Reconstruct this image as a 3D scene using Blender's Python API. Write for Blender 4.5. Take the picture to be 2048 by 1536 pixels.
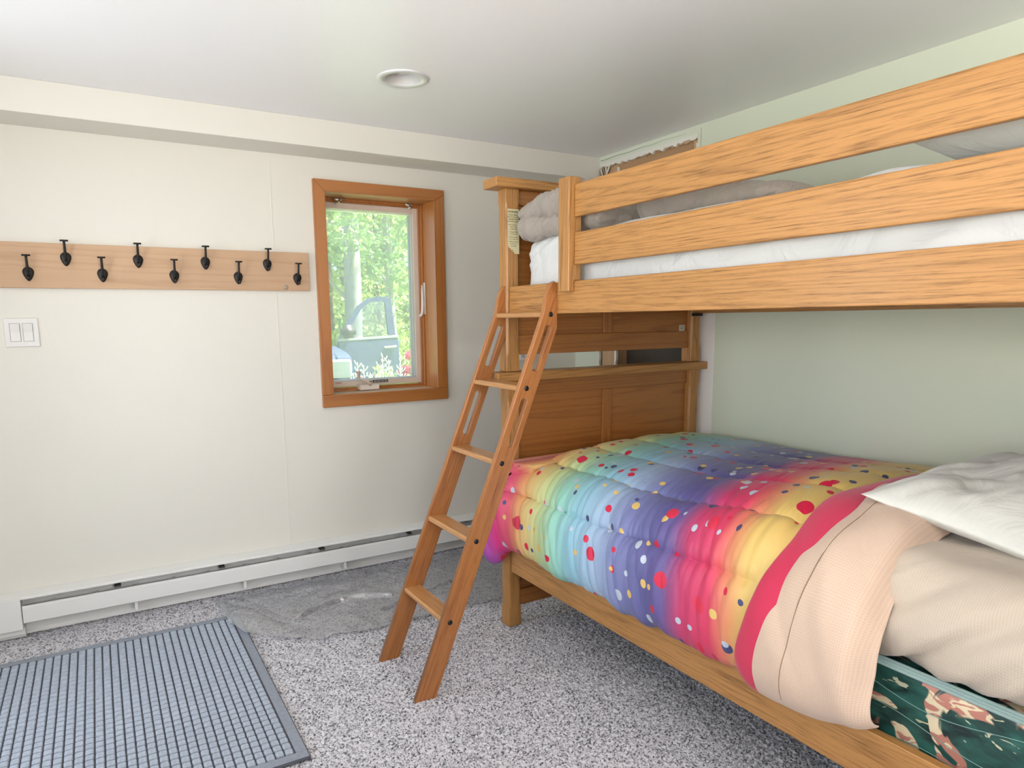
import bpy, bmesh, math, random
import numpy as np
from mathutils import Vector, Matrix, Euler
for o in list(bpy.data.objects): bpy.data.objects.remove(o)
random.seed(7); R = math.radians
scn = bpy.context.scene; COL = scn.collection

# ------------------------------------------------------------------ camera
CAM = (-2.4425, -3.2358, 1.25); yaw, pitch, roll = R(30.0221), R(-8.4776), R(-0.6624)
fwd = Vector((math.sin(yaw)*math.cos(pitch), math.cos(yaw)*math.cos(pitch), math.sin(pitch)))
rt = Vector((math.cos(yaw), -math.sin(yaw), 0)); up = rt.cross(fwd)
r2 = rt*math.cos(roll)+up*math.sin(roll); u2 = up*math.cos(roll)-rt*math.sin(roll)
cd = bpy.data.cameras.new('camera'); cam = bpy.data.objects.new('camera', cd); COL.objects.link(cam)
M = Matrix.Identity(4)
for i in range(3): M[i][0] = r2[i]; M[i][1] = u2[i]; M[i][2] = -fwd[i]; M[i][3] = CAM[i]
cam.matrix_world = M
cd.sensor_fit = 'HORIZONTAL'; cd.sensor_width = 36; cd.lens = 1355.74/2048*36
cd.shift_x = 44.53/2048; cd.shift_y = 74.35/2048; cd.clip_start = .05; cd.clip_end = 200
scn.camera = cam

# ------------------------------------------------------------------ world, sun, daylight and added fill at the openings, exposure
w = bpy.data.worlds.new('World'); scn.world = w; w.use_nodes = True
wn = w.node_tree.nodes; wl = w.node_tree.links
bg = wn['Background']; sky = wn.new('ShaderNodeTexSky')
sky.sky_type = 'HOSEK_WILKIE'; sky.turbidity = 4.0; sky.ground_albedo = .4
sky.sun_direction = Vector((.5, -.15, 1)).normalized()
wl.new(sky.outputs[0], bg.inputs[0]); bg.inputs[1].default_value = 7.4
def lamp(name, kind, loc, rot, energy, color, size=None, sy=None):
    l = bpy.data.lights.new(name, kind); o = bpy.data.objects.new(name, l); COL.objects.link(o)
    o.location = loc; o.rotation_euler = rot; l.energy = energy; l.color = color
    if kind == 'AREA':
        l.shape = 'RECTANGLE'; l.size = size; l.size_y = sy
    return o
sun = lamp('sun', 'SUN', (0, 0, 8), (0, 0, 0), 30.0, (1, .96, .88)); sun.data.angle = R(2)
sun.rotation_euler = Vector((.5, -.15, 1)).to_track_quat('Z', 'Y').to_euler()
# daylight through the glass door in the left wall and the wide window behind the camera
lamp('daylight_glass_door', 'AREA', (-3.46, -1.0, 1.12), (0, R(-92), 0), 21, (.86, .93, 1.0), 1.6, .7)
lamp('daylight_rear_window', 'AREA', (-1.3, -5.02, 1.35), (R(132), 0, 0), 52, (1.0, .97, .94), 1.3, 1.2)
lamp('fill_lamp_left', 'AREA', (-3.46, -3.3, 1.38), (0, R(-146), 0), 72, (1.0, .985, .96), 1.15, 2.1)  # added soft fill lamp at an invented left-wall opening, aimed up
scn.view_settings.view_transform = 'Standard'; scn.view_settings.look = 'None'
scn.view_settings.gamma = 1; scn.view_settings.use_curve_mapping = False
scn.view_settings.exposure = 0.35

# ------------------------------------------------------------------ helpers
def setp(o, label=None, cat=None, group=None, kind=None):
    if label: o['label'] = label
    if cat: o['category'] = cat
    if group: o['group'] = group
    if kind: o['kind'] = kind
    return o
def thing(name, label, cat, loc=(0, 0, 0), group=None):
    o = bpy.data.objects.new(name, None); COL.objects.link(o); o.location = loc; o.empty_display_size = .1
    return setp(o, label, cat, group)
def wloc(p):
    v = Vector((0, 0, 0))
    while p: v = v+p.location; p = p.parent
    return v
def link(name, me, mat, parent=None, smooth=False):
    o = bpy.data.objects.new(name, me); COL.objects.link(o)
    if mat: me.materials.append(mat)
    if parent:
        me.transform(Matrix.Translation(-wloc(parent))); o.parent = parent
    if smooth:
        me.polygons.foreach_set('use_smooth', [True]*len(me.polygons))
    return o
def mesh(vs, fs): 
    me = bpy.data.meshes.new('m'); me.from_pydata([tuple(v) for v in vs], [], fs); me.update(); return me
def frombm(bm):
    me = bpy.data.meshes.new('m'); bmesh.ops.recalc_face_normals(bm, faces=bm.faces); bm.to_mesh(me); bm.free(); return me
def bxbm(bm, x0, x1, y0, y1, z0, z1):
    r = bmesh.ops.create_cube(bm, size=1)['verts']
    for v in r: v.co = Vector(((x0+x1)/2+v.co.x*(x1-x0), (y0+y1)/2+v.co.y*(y1-y0), (z0+z1)/2+v.co.z*(z1-z0)))
    return r
def box(name, x0, x1, y0, y1, z0, z1, mat, parent=None, bev=.0015, seg=2):
    bm = bmesh.new(); bxbm(bm, x0, x1, y0, y1, z0, z1)
    if bev: bmesh.ops.bevel(bm, geom=bm.edges[:], offset=bev, segments=seg, affect='EDGES', profile=.5)
    return link(name, frombm(bm), mat, parent)
def boxes(name, lst, mat, parent=None, bev=.001):
    bm = bmesh.new()
    for b in lst: bxbm(bm, *b)
    if bev: bmesh.ops.bevel(bm, geom=bm.edges[:], offset=bev, segments=1, affect='EDGES')
    return link(name, frombm(bm), mat, parent)
def prism(name, pts, axis, a0, a1, mat, parent=None, bev=0):
    """polygon pts extruded along axis from a0 to a1; pts are the two other coordinates in xyz order"""
    def mk(p, a):
        return {'x': (a, p[0], p[1]), 'y': (p[0], a, p[1]), 'z': (p[0], p[1], a)}[axis]
    bm = bmesh.new(); A = [bm.verts.new(mk(p, a0)) for p in pts]; B_ = [bm.verts.new(mk(p, a1)) for p in pts]
    bm.faces.new(A); bm.faces.new(B_[::-1]); n = len(pts)
    for i in range(n): bm.faces.new((A[i], A[(i+1) % n], B_[(i+1) % n], B_[i]))
    bmesh.ops.recalc_face_normals(bm, faces=bm.faces)
    if bev: bmesh.ops.bevel(bm, geom=bm.edges[:], offset=bev, segments=1, affect='EDGES')
    return link(name, frombm(bm), mat, parent)
def tube(name, pts, rad, mat, parent=None, n=10, bm=None):
    own = bm is None
    if own: bm = bmesh.new()
    pts = [Vector(p) for p in pts]; rr = rad if isinstance(rad, (list, tuple)) else [rad]*len(pts)
    prev = None; rings = []
    for i, p in enumerate(pts):
        d = (pts[min(i+1, len(pts)-1)]-pts[max(i-1, 0)]).normalized()
        if prev is None: a = d.orthogonal().normalized()
        else: a = (prev-d*prev.dot(d)).normalized()
        prev = a; b = d.cross(a)
        rings.append([bm.verts.new(p+(a*math.cos(2*math.pi*k/n)+b*math.sin(2*math.pi*k/n))*rr[i]) for k in range(n)])
    for i in range(len(rings)-1):
        for k in range(n): bm.faces.new((rings[i][k], rings[i][(k+1) % n], rings[i+1][(k+1) % n], rings[i+1][k]))
    bm.faces.new(rings[0][::-1]); bm.faces.new(rings[-1])
    if own: return link(name, frombm(bm), mat, parent, True)
def lathe(name, prof, c, mat, parent=None, n=48, axis='z'):
    vs = []; fs = []
    for r, h in prof:
        for k in range(n):
            a = 2*math.pi*k/n; q = (r*math.cos(a), r*math.sin(a))
            vs.append({'z': (c[0]+q[0], c[1]+q[1], c[2]+h), 'y': (c[0]+q[0], c[1]+h, c[2]+q[1]), 'x': (c[0]+h, c[1]+q[0], c[2]+q[1])}[axis])
    for i in range(len(prof)-1):
        for k in range(n): fs.append((i*n+k, i*n+(k+1) % n, (i+1)*n+(k+1) % n, (i+1)*n+k))
    if prof[0][0] > 1e-5: pass
    me = mesh(vs, fs); bm = bmesh.new(); bm.from_mesh(me); bmesh.ops.remove_doubles(bm, verts=bm.verts, dist=1e-5)
    return link(name, frombm(bm), mat, parent, True)
def fastmesh(V, F, uv=None):
    V = np.asarray(V, np.float32); F = np.asarray(F, np.int32); k = F.shape[1]
    me = bpy.data.meshes.new('m'); me.vertices.add(len(V)); me.vertices.foreach_set('co', V.ravel())
    me.loops.add(F.size); me.loops.foreach_set('vertex_index', F.ravel())
    me.polygons.add(len(F)); me.polygons.foreach_set('loop_start', np.arange(0, F.size, k, dtype=np.int32))
    me.update(calc_edges=True)
    if uv is not None:
        l = me.uv_layers.new(name='UVMap'); l.data.foreach_set('uv', np.asarray(uv, np.float32)[F.ravel()].ravel())
    return me
def gridfaces(nu, nv):
    i = np.arange(nu-1)[:, None]; j = np.arange(nv-1)[None, :]; a = i*nv+j
    return np.stack([a, a+nv, a+nv+1, a+1], -1).reshape(-1, 4)
def vn(x, y, seed=0):
    x = np.asarray(x, float); y = np.asarray(y, float)
    xi = np.floor(x).astype(np.int64); yi = np.floor(y).astype(np.int64); fx = x-xi; fy = y-yi
    fx = fx*fx*(3-2*fx); fy = fy*fy*(3-2*fy)
    def h(a, b):
        n = (a*374761393+b*668265263+seed*1442695041) & 0x7fffffff
        n = ((n ^ (n >> 13))*1274126177) & 0x7fffffff
        return ((n ^ (n >> 16)) & 0xffff)/65535.
    return (h(xi, yi)*(1-fx)*(1-fy)+h(xi+1, yi)*fx*(1-fy)+h(xi, yi+1)*(1-fx)*fy+h(xi+1, yi+1)*fx*fy)*2-1
def sstep(x): x = np.clip(x, 0, 1); return x*x*(3-2*x)
def rbox(lo, hi, r, step, disp=None):
    """rounded box as one closed skin, displaced by disp(P, N)"""
    lo = np.array(lo, float); hi = np.array(hi, float); n = np.maximum(2, np.ceil((hi-lo)/step).astype(int))
    key = {}; V = []; F = []
    for ax in range(3):
        a, b = [(1, 2), (2, 0), (0, 1)][ax]
        for side in (0, 1):
            idx = {}
            for i in range(n[a]+1):
                for j in range(n[b]+1):
                    q = [0, 0, 0]; q[ax] = side*n[ax]; q[a] = i; q[b] = j; q = tuple(q)
                    if q not in key: key[q] = len(V); V.append(q)
                    idx[i, j] = key[q]
            for i in range(n[a]):
                for j in range(n[b]):
                    f = (idx[i, j], idx[i+1, j], idx[i+1, j+1], idx[i, j+1]); F.append(f if side else f[::-1])
    P = lo+np.array(V)*(hi-lo)/n; I = np.clip(P, lo+r, hi-r); D = P-I
    L = np.linalg.norm(D, axis=1, keepdims=True); N = D/np.maximum(L, 1e-9); P = I+N*r
    if disp is not None: P = P+disp(P, N)
    return P, np.array(F)
def text(name, body, size, loc, rot, mat, parent, align='CENTER', ext=.0003, sx=1.0):
    c = bpy.data.curves.new('t', 'FONT'); c.body = body; c.size = size; c.extrude = ext; c.align_x = align; c.align_y = 'CENTER'; c.resolution_u = 2
    t = bpy.data.objects.new('t', c); COL.objects.link(t)
    dg = bpy.context.evaluated_depsgraph_get(); me = bpy.data.meshes.new_from_object(t.evaluated_get(dg))
    bpy.data.objects.remove(t)
    me.materials.clear()
    me.transform(Matrix.Translation(loc) @ Euler(rot).to_matrix().to_4x4() @ Matrix.Diagonal((sx, 1, 1, 1)))
    return link(name, me, mat, parent)

# ------------------------------------------------------------------ materials
MATS = {}
def newmat(name):
    m = bpy.data.materials.new(name); m.use_nodes = True; nt = m.node_tree
    return m, nt, nt.nodes, nt.links, nt.nodes['Principled BSDF']
def plain(name, col, rough=.5, metal=0, bump=0, bscale=60, var=0, spec=.5, vscale=4):
    if name in MATS: return MATS[name]
    m, nt, N, L, p = newmat(name)
    p.inputs['Base Color'].default_value = (*col, 1); p.inputs['Roughness'].default_value = rough; p.inputs['Metallic'].default_value = metal
    p.inputs['Specular IOR Level'].default_value = spec
    tc = N.new('ShaderNodeTexCoord')
    if bump:
        n = N.new('ShaderNodeTexNoise'); n.inputs['Scale'].default_value = bscale; n.inputs['Detail'].default_value = 4; L.new(tc.outputs['Object'], n.inputs['Vector'])
        b = N.new('ShaderNodeBump'); b.inputs['Strength'].default_value = bump; b.inputs['Distance'].default_value = .002
        L.new(n.outputs[0], b.inputs['Height']); L.new(b.outputs[0], p.inputs['Normal'])
    n2 = N.new('ShaderNodeTexNoise'); n2.inputs['Scale'].default_value = vscale; n2.inputs['Detail'].default_value = 3; L.new(tc.outputs['Object'], n2.inputs['Vector'])
    mx = N.new('ShaderNodeMix'); mx.data_type = 'RGBA'; v = var or .02
    mx.inputs['A'].default_value = (*[c*(1-v) for c in col], 1); mx.inputs['B'].default_value = (*[min(1, c*(1+v)) for c in col], 1)
    L.new(n2.outputs[0], mx.inputs['Factor']); L.new(mx.outputs['Result'], p.inputs['Base Color'])
    MATS[name] = m; return m
def wood(name, axis, light, dark, ring=30, rough=.38, tilt=None, pore=.8, coat=.0, stretch=.26, across=8):
    if name in MATS: return MATS[name]
    m, nt, N, L, p = newmat(name)
    tc = N.new('ShaderNodeTexCoord'); oi = N.new('ShaderNodeObjectInfo')
    off = N.new('ShaderNodeVectorMath'); off.operation = 'SCALE'; off.inputs[0].default_value = (31.3, 17.7, 23.1); L.new(oi.outputs['Random'], off.inputs['Scale'])
    src = tc.outputs['Object']
    if tilt:
        mp0 = N.new('ShaderNodeMapping'); mp0.inputs['Rotation'].default_value = tilt; L.new(src, mp0.inputs['Vector']); src = mp0.outputs[0]
    ad = N.new('ShaderNodeVectorMath'); L.new(src, ad.inputs[0]); L.new(off.outputs[0], ad.inputs[1])
    def sc(along, ac):
        mp = N.new('ShaderNodeMapping'); s = [ac]*3; s['xyz'.index(axis)] = along; mp.inputs['Scale'].default_value = s; L.new(ad.outputs[0], mp.inputs['Vector']); return mp.outputs[0]
    n1 = N.new('ShaderNodeTexNoise'); n1.inputs['Scale'].default_value = 1; n1.inputs['Detail'].default_value = 1.5; n1.inputs['Roughness'].default_value = .35; L.new(sc(stretch, across), n1.inputs['Vector'])
    k = N.new('ShaderNodeMath'); k.operation = 'MULTIPLY'; k.inputs[1].default_value = ring; L.new(n1.outputs[0], k.inputs[0])
    wob = N.new('ShaderNodeTexNoise'); wob.inputs['Scale'].default_value = 1; wob.inputs['Detail'].default_value = 3; L.new(sc(5, 70), wob.inputs['Vector'])
    kk = N.new('ShaderNodeMath'); kk.operation = 'MULTIPLY_ADD'; kk.inputs[1].default_value = .55; L.new(wob.outputs[0], kk.inputs[0]); L.new(k.outputs[0], kk.inputs[2])
    fr = N.new('ShaderNodeMath'); fr.operation = 'FRACT'; L.new(kk.outputs[0], fr.inputs[0])
    cr = N.new('ShaderNodeValToRGB'); e = cr.color_ramp; e.elements[0].position = 0; e.elements[0].color = (1, 1, 1, 1); e.elements[1].position = 1; e.elements[1].color = (0, 0, 0, 1)
    x = e.elements.new(.12); x.color = (.1, .1, .1, 1); x = e.elements.new(.5); x.color = (.0, .0, .0, 1); x = e.elements.new(.85); x.color = (.35, .35, .35, 1); e.elements[-1].color = (.95, .95, .95, 1)
    L.new(fr.outputs[0], cr.inputs[0])
    n2 = N.new('ShaderNodeTexNoise'); n2.inputs['Scale'].default_value = 1; n2.inputs['Detail'].default_value = 5; n2.inputs['Roughness'].default_value = .7; L.new(sc(9, 260), n2.inputs['Vector'])
    cp = N.new('ShaderNodeValToRGB'); cp.color_ramp.elements[0].position = .5; cp.color_ramp.elements[1].position = .68; L.new(n2.outputs[0], cp.inputs[0])
    mxa = N.new('ShaderNodeMath'); mxa.operation = 'MULTIPLY'; mxa.inputs[1].default_value = .5; L.new(cr.outputs[0], mxa.inputs[0])
    mxb = N.new('ShaderNodeMath'); mxb.operation = 'MULTIPLY_ADD'; mxb.inputs[1].default_value = pore; mxb.use_clamp = True; L.new(cp.outputs[0], mxb.inputs[0]); L.new(mxa.outputs[0], mxb.inputs[2])
    mix = N.new('ShaderNodeMix'); mix.data_type = 'RGBA'; mix.inputs['A'].default_value = (*light, 1); mix.inputs['B'].default_value = (*dark, 1)
    L.new(mxb.outputs[0], mix.inputs['Factor'])
    n3 = N.new('ShaderNodeTexNoise'); n3.inputs['Scale'].default_value = 1; L.new(sc(1.0, 5), n3.inputs['Vector'])
    hs = N.new('ShaderNodeHueSaturation'); L.new(mix.outputs['Result'], hs.inputs['Color'])
    mr = N.new('ShaderNodeMapRange'); mr.inputs['To Min'].default_value = .82; mr.inputs['To Max'].default_value = 1.18; L.new(n3.outputs[0], mr.inputs[0]); L.new(mr.outputs[0], hs.inputs['Value'])
    L.new(hs.outputs[0], p.inputs['Base Color'])
    b = N.new('ShaderNodeBump'); b.invert = True; b.inputs['Strength'].default_value = .25; b.inputs['Distance'].default_value = .0006; L.new(mxb.outputs[0], b.inputs['Height']); L.new(b.outputs[0], p.inputs['Normal'])
    p.inputs['Roughness'].default_value = rough; p.inputs['Coat Weight'].default_value = coat; p.inputs['Coat Roughness'].default_value = .2
    MATS[name] = m; return m
OL, OD = (.455, .218, .063), (.20, .085, .020)
def oak(ax, **k): return wood('oak_'+ax, ax, OL, OD, coat=.1, rough=.45, **k)
def oakd(ax): return wood('oak_panel_'+ax, ax, (.36, .135, .028), (.19, .055, .010), coat=.25, ring=16, pore=.35)  # end-panel oak, its colour darkened to stand for shade
oak_lad = wood('oak_ladder', 'z', (.43, .168, .046), (.23, .07, .016), coat=.3, tilt=(0, R(-22), 0), ring=14)
def fir(ax): return wood('fir_'+ax, ax, (.44, .165, .04), (.27, .085, .018), ring=6, pore=.12, coat=.2, across=12)
m_board = wood('pale_oak_board', 'x', (.56, .36, .215), (.44, .265, .15), ring=14, pore=.2, rough=.6, across=7)
def paint(name, col, rough=.55, bump=.12): return plain(name, col, rough, 0, bump, 140, .012, .35, 1.5)
m_wall = paint('wall_paint', (.745, .715, .635))
m_wallr = paint('wall_paint_green_bounce', (.64, .675, .535))  # green light reflected from outdoors, painted into the right wall's colour
m_ceil = paint('ceiling_paint', (.875, .86, .85), .38)
m_white = plain('white_enamel', (.78, .77, .74), .35, 0, .04, 90, .02)
m_whitep = plain('white_plastic', (.74, .715, .68), .3)
m_dark = plain('black_iron', (.022, .02, .018), .5, .4, .3, 120)
m_black = plain('black_plug', (.006, .006, .006), .35)
m_chrome = plain('nickel', (.55, .53, .5), .28, .9)
m_gray = plain('grey_metal', (.33, .32, .30), .45, .6)
m_seal = plain('grey_seal', (.30, .32, .32), .6)
def glassmat(name, tint=(1, 1, 1), refl=.08, rough=.0, veil=0., veilcol=(.9, .93, 1), bump=0, bscale=30):
    if name in MATS: return MATS[name]
    m = bpy.data.materials.new(name); m.use_nodes = True; N = m.node_tree.nodes; L = m.node_tree.links; N.clear()
    out = N.new('ShaderNodeOutputMaterial'); t = N.new('ShaderNodeBsdfTransparent'); t.inputs[0].default_value = (*tint, 1)
    g = N.new('ShaderNodeBsdfGlossy'); g.inputs['Roughness'].default_value = rough
    fz = N.new('ShaderNodeLayerWeight'); fz.inputs['Blend'].default_value = .25
    mm = N.new('ShaderNodeMath'); mm.operation = 'MULTIPLY_ADD'; mm.inputs[1].default_value = .5; mm.inputs[2].default_value = refl; mm.use_clamp = True; L.new(fz.outputs['Fresnel'], mm.inputs[0])
    mx = N.new('ShaderNodeMixShader'); L.new(mm.outputs[0], mx.inputs[0]); L.new(t.outputs[0], mx.inputs[1]); L.new(g.outputs[0], mx.inputs[2]); last = mx
    if bump:
        tc = N.new('ShaderNodeTexCoord'); n = N.new('ShaderNodeTexNoise'); n.inputs['Scale'].default_value = bscale; n.inputs['Detail'].default_value = 3; n.inputs['Distortion'].default_value = .8; L.new(tc.outputs['Object'], n.inputs[0])
        b = N.new('ShaderNodeBump'); b.inputs['Strength'].default_value = bump; b.inputs['Distance'].default_value = .01; L.new(n.outputs[0], b.inputs['Height']); L.new(b.outputs[0], g.inputs['Normal'])
    if veil:
        d = N.new('ShaderNodeBsdfDiffuse'); d.inputs[0].default_value = (*veilcol, 1); tr = N.new('ShaderNodeBsdfTranslucent'); tr.inputs[0].default_value = (*veilcol, 1)
        m1 = N.new('ShaderNodeMixShader'); L.new(d.outputs[0], m1.inputs[1]); L.new(tr.outputs[0], m1.inputs[2])
        m2 = N.new('ShaderNodeMixShader'); m2.inputs[0].default_value = veil; L.new(mx.outputs[0], m2.inputs[1]); L.new(m1.outputs[0], m2.inputs[2]); last = m2
    L.new(last.outputs[0], out.inputs[0]); MATS[name] = m; return m
m_glass = glassmat('window_glass')
m_screen = glassmat('insect_screen', refl=0, rough=.5, veil=.24)
m_film = glassmat('clear_film', refl=.30, rough=.03, veil=.21, veilcol=(.85, .88, .95), bump=.9, bscale=9)

def fabric(name, col, rough=.85, weave=0, wscale=220, var=.06, sheen=.2, check=0, wr=0, wrs=6):
    if name in MATS: return MATS[name]
    m, nt, N, L, p = newmat(name); tc = N.new('ShaderNodeTexCoord')
    p.inputs['Roughness'].default_value = rough; p.inputs['Sheen Weight'].default_value = sheen; p.inputs['Specular IOR Level'].default_value = .2
    n2 = N.new('ShaderNodeTexNoise'); n2.inputs['Scale'].default_value = 5; L.new(tc.outputs['Object'], n2.inputs['Vector'])
    mx = N.new('ShaderNodeMix'); mx.data_type = 'RGBA'; mx.inputs['A'].default_value = (*[c*(1-var) for c in col], 1); mx.inputs['B'].default_value = (*[min(1, c*(1+var)) for c in col], 1)
    L.new(n2.outputs[0], mx.inputs['Factor']); colout = mx.outputs['Result']; h = None
    if check:   # woven waffle check from the cloth's own UV
        sp = N.new('ShaderNodeSeparateXYZ'); L.new(tc.outputs['UV'], sp.inputs[0]); outs = []
        for a in (0, 1):
            k = N.new('ShaderNodeMath'); k.operation = 'MULTIPLY'; k.inputs[1].default_value = check; L.new(sp.outputs[a], k.inputs[0])
            s = N.new('ShaderNodeMath'); s.operation = 'SINE'; L.new(k.outputs[0], s.inputs[0]); outs.append(s.outputs[0])
        mm = N.new('ShaderNodeMath'); mm.operation = 'MAXIMUM'; L.new(outs[0], mm.inputs[0]); L.new(outs[1], mm.inputs[1])
        mr = N.new('ShaderNodeMapRange'); mr.inputs['From Min'].default_value = -.2; mr.inputs['From Max'].default_value = 1; L.new(mm.outputs[0], mr.inputs[0])
        m2 = N.new('ShaderNodeMix'); m2.data_type = 'RGBA'; m2.blend_type = 'MULTIPLY'; m2.inputs['B'].default_value = (.91, .88, .84, 1); L.new(colout, m2.inputs['A'])
        im = N.new('ShaderNodeMath'); im.operation = 'SUBTRACT'; im.inputs[0].default_value = 1; L.new(mr.outputs[0], im.inputs[1]); L.new(im.outputs[0], m2.inputs['Factor']); colout = m2.outputs['Result']; h = mr.outputs[0]
    L.new(colout, p.inputs['Base Color'])
    nrm = None
    if wr:
        n = N.new('ShaderNodeTexNoise'); n.inputs['Scale'].default_value = wrs; n.inputs['Detail'].default_value = 4; n.inputs['Distortion'].default_value = 1.2; L.new(tc.outputs['Object'], n.inputs['Vector'])
        b = N.new('ShaderNodeBump'); b.inputs['Strength'].default_value = wr; b.inputs['Distance'].default_value = .03; L.new(n.outputs[0], b.inputs['Height']); nrm = b
    b2 = N.new('ShaderNodeBump'); b2.inputs['Strength'].default_value = .25; b2.inputs['Distance'].default_value = .0008
    if h: L.new(h, b2.inputs['Height'])
    else:
        n = N.new('ShaderNodeTexNoise'); n.inputs['Scale'].default_value = 600; L.new(tc.outputs['Object'], n.inputs['Vector']); L.new(n.outputs[0], b2.inputs['Height'])
    if nrm: L.new(nrm.outputs[0], b2.inputs['Normal'])
    L.new(b2.outputs[0], p.inputs['Normal']); MATS[name] = m; return m
m_wsheet = fabric('white_sheet', (.64, .64, .62), wr=.7, var=.02)
m_wpil = fabric('white_pillowcase', (.70, .69, .63), wr=.5, wrs=7, var=.02)
m_beige = fabric('beige_waffle_sheet', (.56, .475, .385), check=1250, wr=.2)
m_peach = fabric('peach_waffle_sheet', (.64, .475, .365), check=1250, wr=.2)
m_greyc = fabric('grey_duvet', (.335, .29, .245), wr=.8, wrs=9)
m_red = fabric('crimson_lining', (.55, .035, .085), wr=.15)

def rainbow():
    m, nt, N, L, p = newmat('rainbow_dotted_cloth'); tc = N.new('ShaderNodeTexCoord'); sp = N.new('ShaderNodeSeparateXYZ'); L.new(tc.outputs['UV'], sp.inputs[0])
    cr = N.new('ShaderNodeValToRGB'); e = cr.color_ramp
    stops = [(0, (.30, .12, .52)), (.035, (.62, .13, .55)), (.075, (.86, .08, .28)), (.135, (.86, .17, .20)), (.175, (.90, .45, .20)), (.22, (.87, .66, .28)), (.285, (.62, .74, .36)), (.35, (.36, .70, .56)), (.43, (.33, .60, .72)), (.52, (.42, .55, .74)),
             (.60, (.24, .26, .50)), (.70, (.135, .125, .33)), (.745, (.16, .12, .33)), (.80, (.66, .08, .19)), (.87, (.80, .09, .17)), (.915, (.86, .36, .19)), (.945, (.87, .60, .21)), (1, (.87, .62, .22))]
    for i, (q, c) in enumerate(stops):
        x = e.elements[0] if i == 0 else (e.elements[-1] if i == len(stops)-1 else e.elements.new(q)); x.position = q; x.color = (*c, 1)
    nz = N.new('ShaderNodeTexNoise'); nz.inputs['Scale'].default_value = 4; L.new(tc.outputs['UV'], nz.inputs['Vector'])
    ma = N.new('ShaderNodeMath'); ma.operation = 'MULTIPLY_ADD'; ma.inputs[1].default_value = 1/1.32; L.new(sp.outputs[0], ma.inputs[0])
    mb = N.new('ShaderNodeMath'); mb.operation = 'MULTIPLY_ADD'; mb.inputs[1].default_value = .05; mb.inputs[2].default_value = -.025; L.new(nz.outputs[0], mb.inputs[0]); L.new(mb.outputs[0], ma.inputs[2]); L.new(ma.outputs[0], cr.inputs[0])
    cur = cr.outputs[0]
    for scale, prob, rmin, rmax, seed in ((12, .5, .09, .19, 0), (19, .36, .12, .24, 3.7), (6.5, .40, .08, .155, 9.1)):
        ad = N.new('ShaderNodeVectorMath'); ad.inputs[1].default_value = (seed, seed*1.7, 0); L.new(tc.outputs['UV'], ad.inputs[0])
        v = N.new('ShaderNodeTexVoronoi'); v.voronoi_dimensions = '2D'; v.inputs['Scale'].default_value = scale; v.inputs['Randomness'].default_value = .75; L.new(ad.outputs[0], v.inputs['Vector'])
        s = N.new('ShaderNodeSeparateColor'); L.new(v.outputs['Color'], s.inputs[0])
        mr = N.new('ShaderNodeMapRange'); mr.inputs['To Min'].default_value = rmin; mr.inputs['To Max'].default_value = rmax; L.new(s.outputs[0], mr.inputs[0])
        lt = N.new('ShaderNodeMath'); lt.operation = 'LESS_THAN'; L.new(v.outputs['Distance'], lt.inputs[0]); L.new(mr.outputs[0], lt.inputs[1])
        pr = N.new('ShaderNodeMath'); pr.operation = 'LESS_THAN'; pr.inputs[1].default_value = prob; L.new(s.outputs[1], pr.inputs[0])
        mu = N.new('ShaderNodeMath'); mu.operation = 'MULTIPLY'; L.new(lt.outputs[0], mu.inputs[0]); L.new(pr.outputs[0], mu.inputs[1])
        dc = N.new('ShaderNodeValToRGB'); dc.color_ramp.interpolation = 'CONSTANT'; ee = dc.color_ramp.elements
        cols = [(.76, .05, .10), (.88, .62, .22), (.62, .68, .78), (.07, .08, .20)] if scale != 6.5 else [(.76, .05, .10)]*2+[(.80, .07, .12)]*2
        for i, c in enumerate(cols):
            x = ee[i] if i < 2 else ee.new(i/4); x.position = i/4; x.color = (*c, 1)
        L.new(s.outputs[2], dc.inputs[0])
        mx = N.new('ShaderNodeMix'); mx.data_type = 'RGBA'; L.new(mu.outputs[0], mx.inputs['Factor']); L.new(cur, mx.inputs['A']); L.new(dc.outputs[0], mx.inputs['B']); cur = mx.outputs['Result']
    hs = N.new('ShaderNodeHueSaturation'); hs.inputs['Saturation'].default_value = 1.06; hs.inputs['Value'].default_value = .78; L.new(cur, hs.inputs['Color']); L.new(hs.outputs[0], p.inputs['Base Color']); p.inputs['Roughness'].default_value = .5; p.inputs['Sheen Weight'].default_value = .08
    mp = N.new('ShaderNodeMapping'); mp.inputs['Scale'].default_value = (26, 5, 1); L.new(tc.outputs['UV'], mp.inputs[0])
    n = N.new('ShaderNodeTexNoise'); n.inputs['Scale'].default_value = 1; n.inputs['Detail'].default_value = 3; n.inputs['Distortion'].default_value = .6; L.new(mp.outputs[0], n.inputs['Vector'])
    b = N.new('ShaderNodeBump'); b.inputs['Strength'].default_value = .32; b.inputs['Distance'].default_value = .015; L.new(n.outputs[0], b.inputs['Height']); L.new(b.outputs[0], p.inputs['Normal'])
    return m
m_rain = rainbow()

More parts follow.
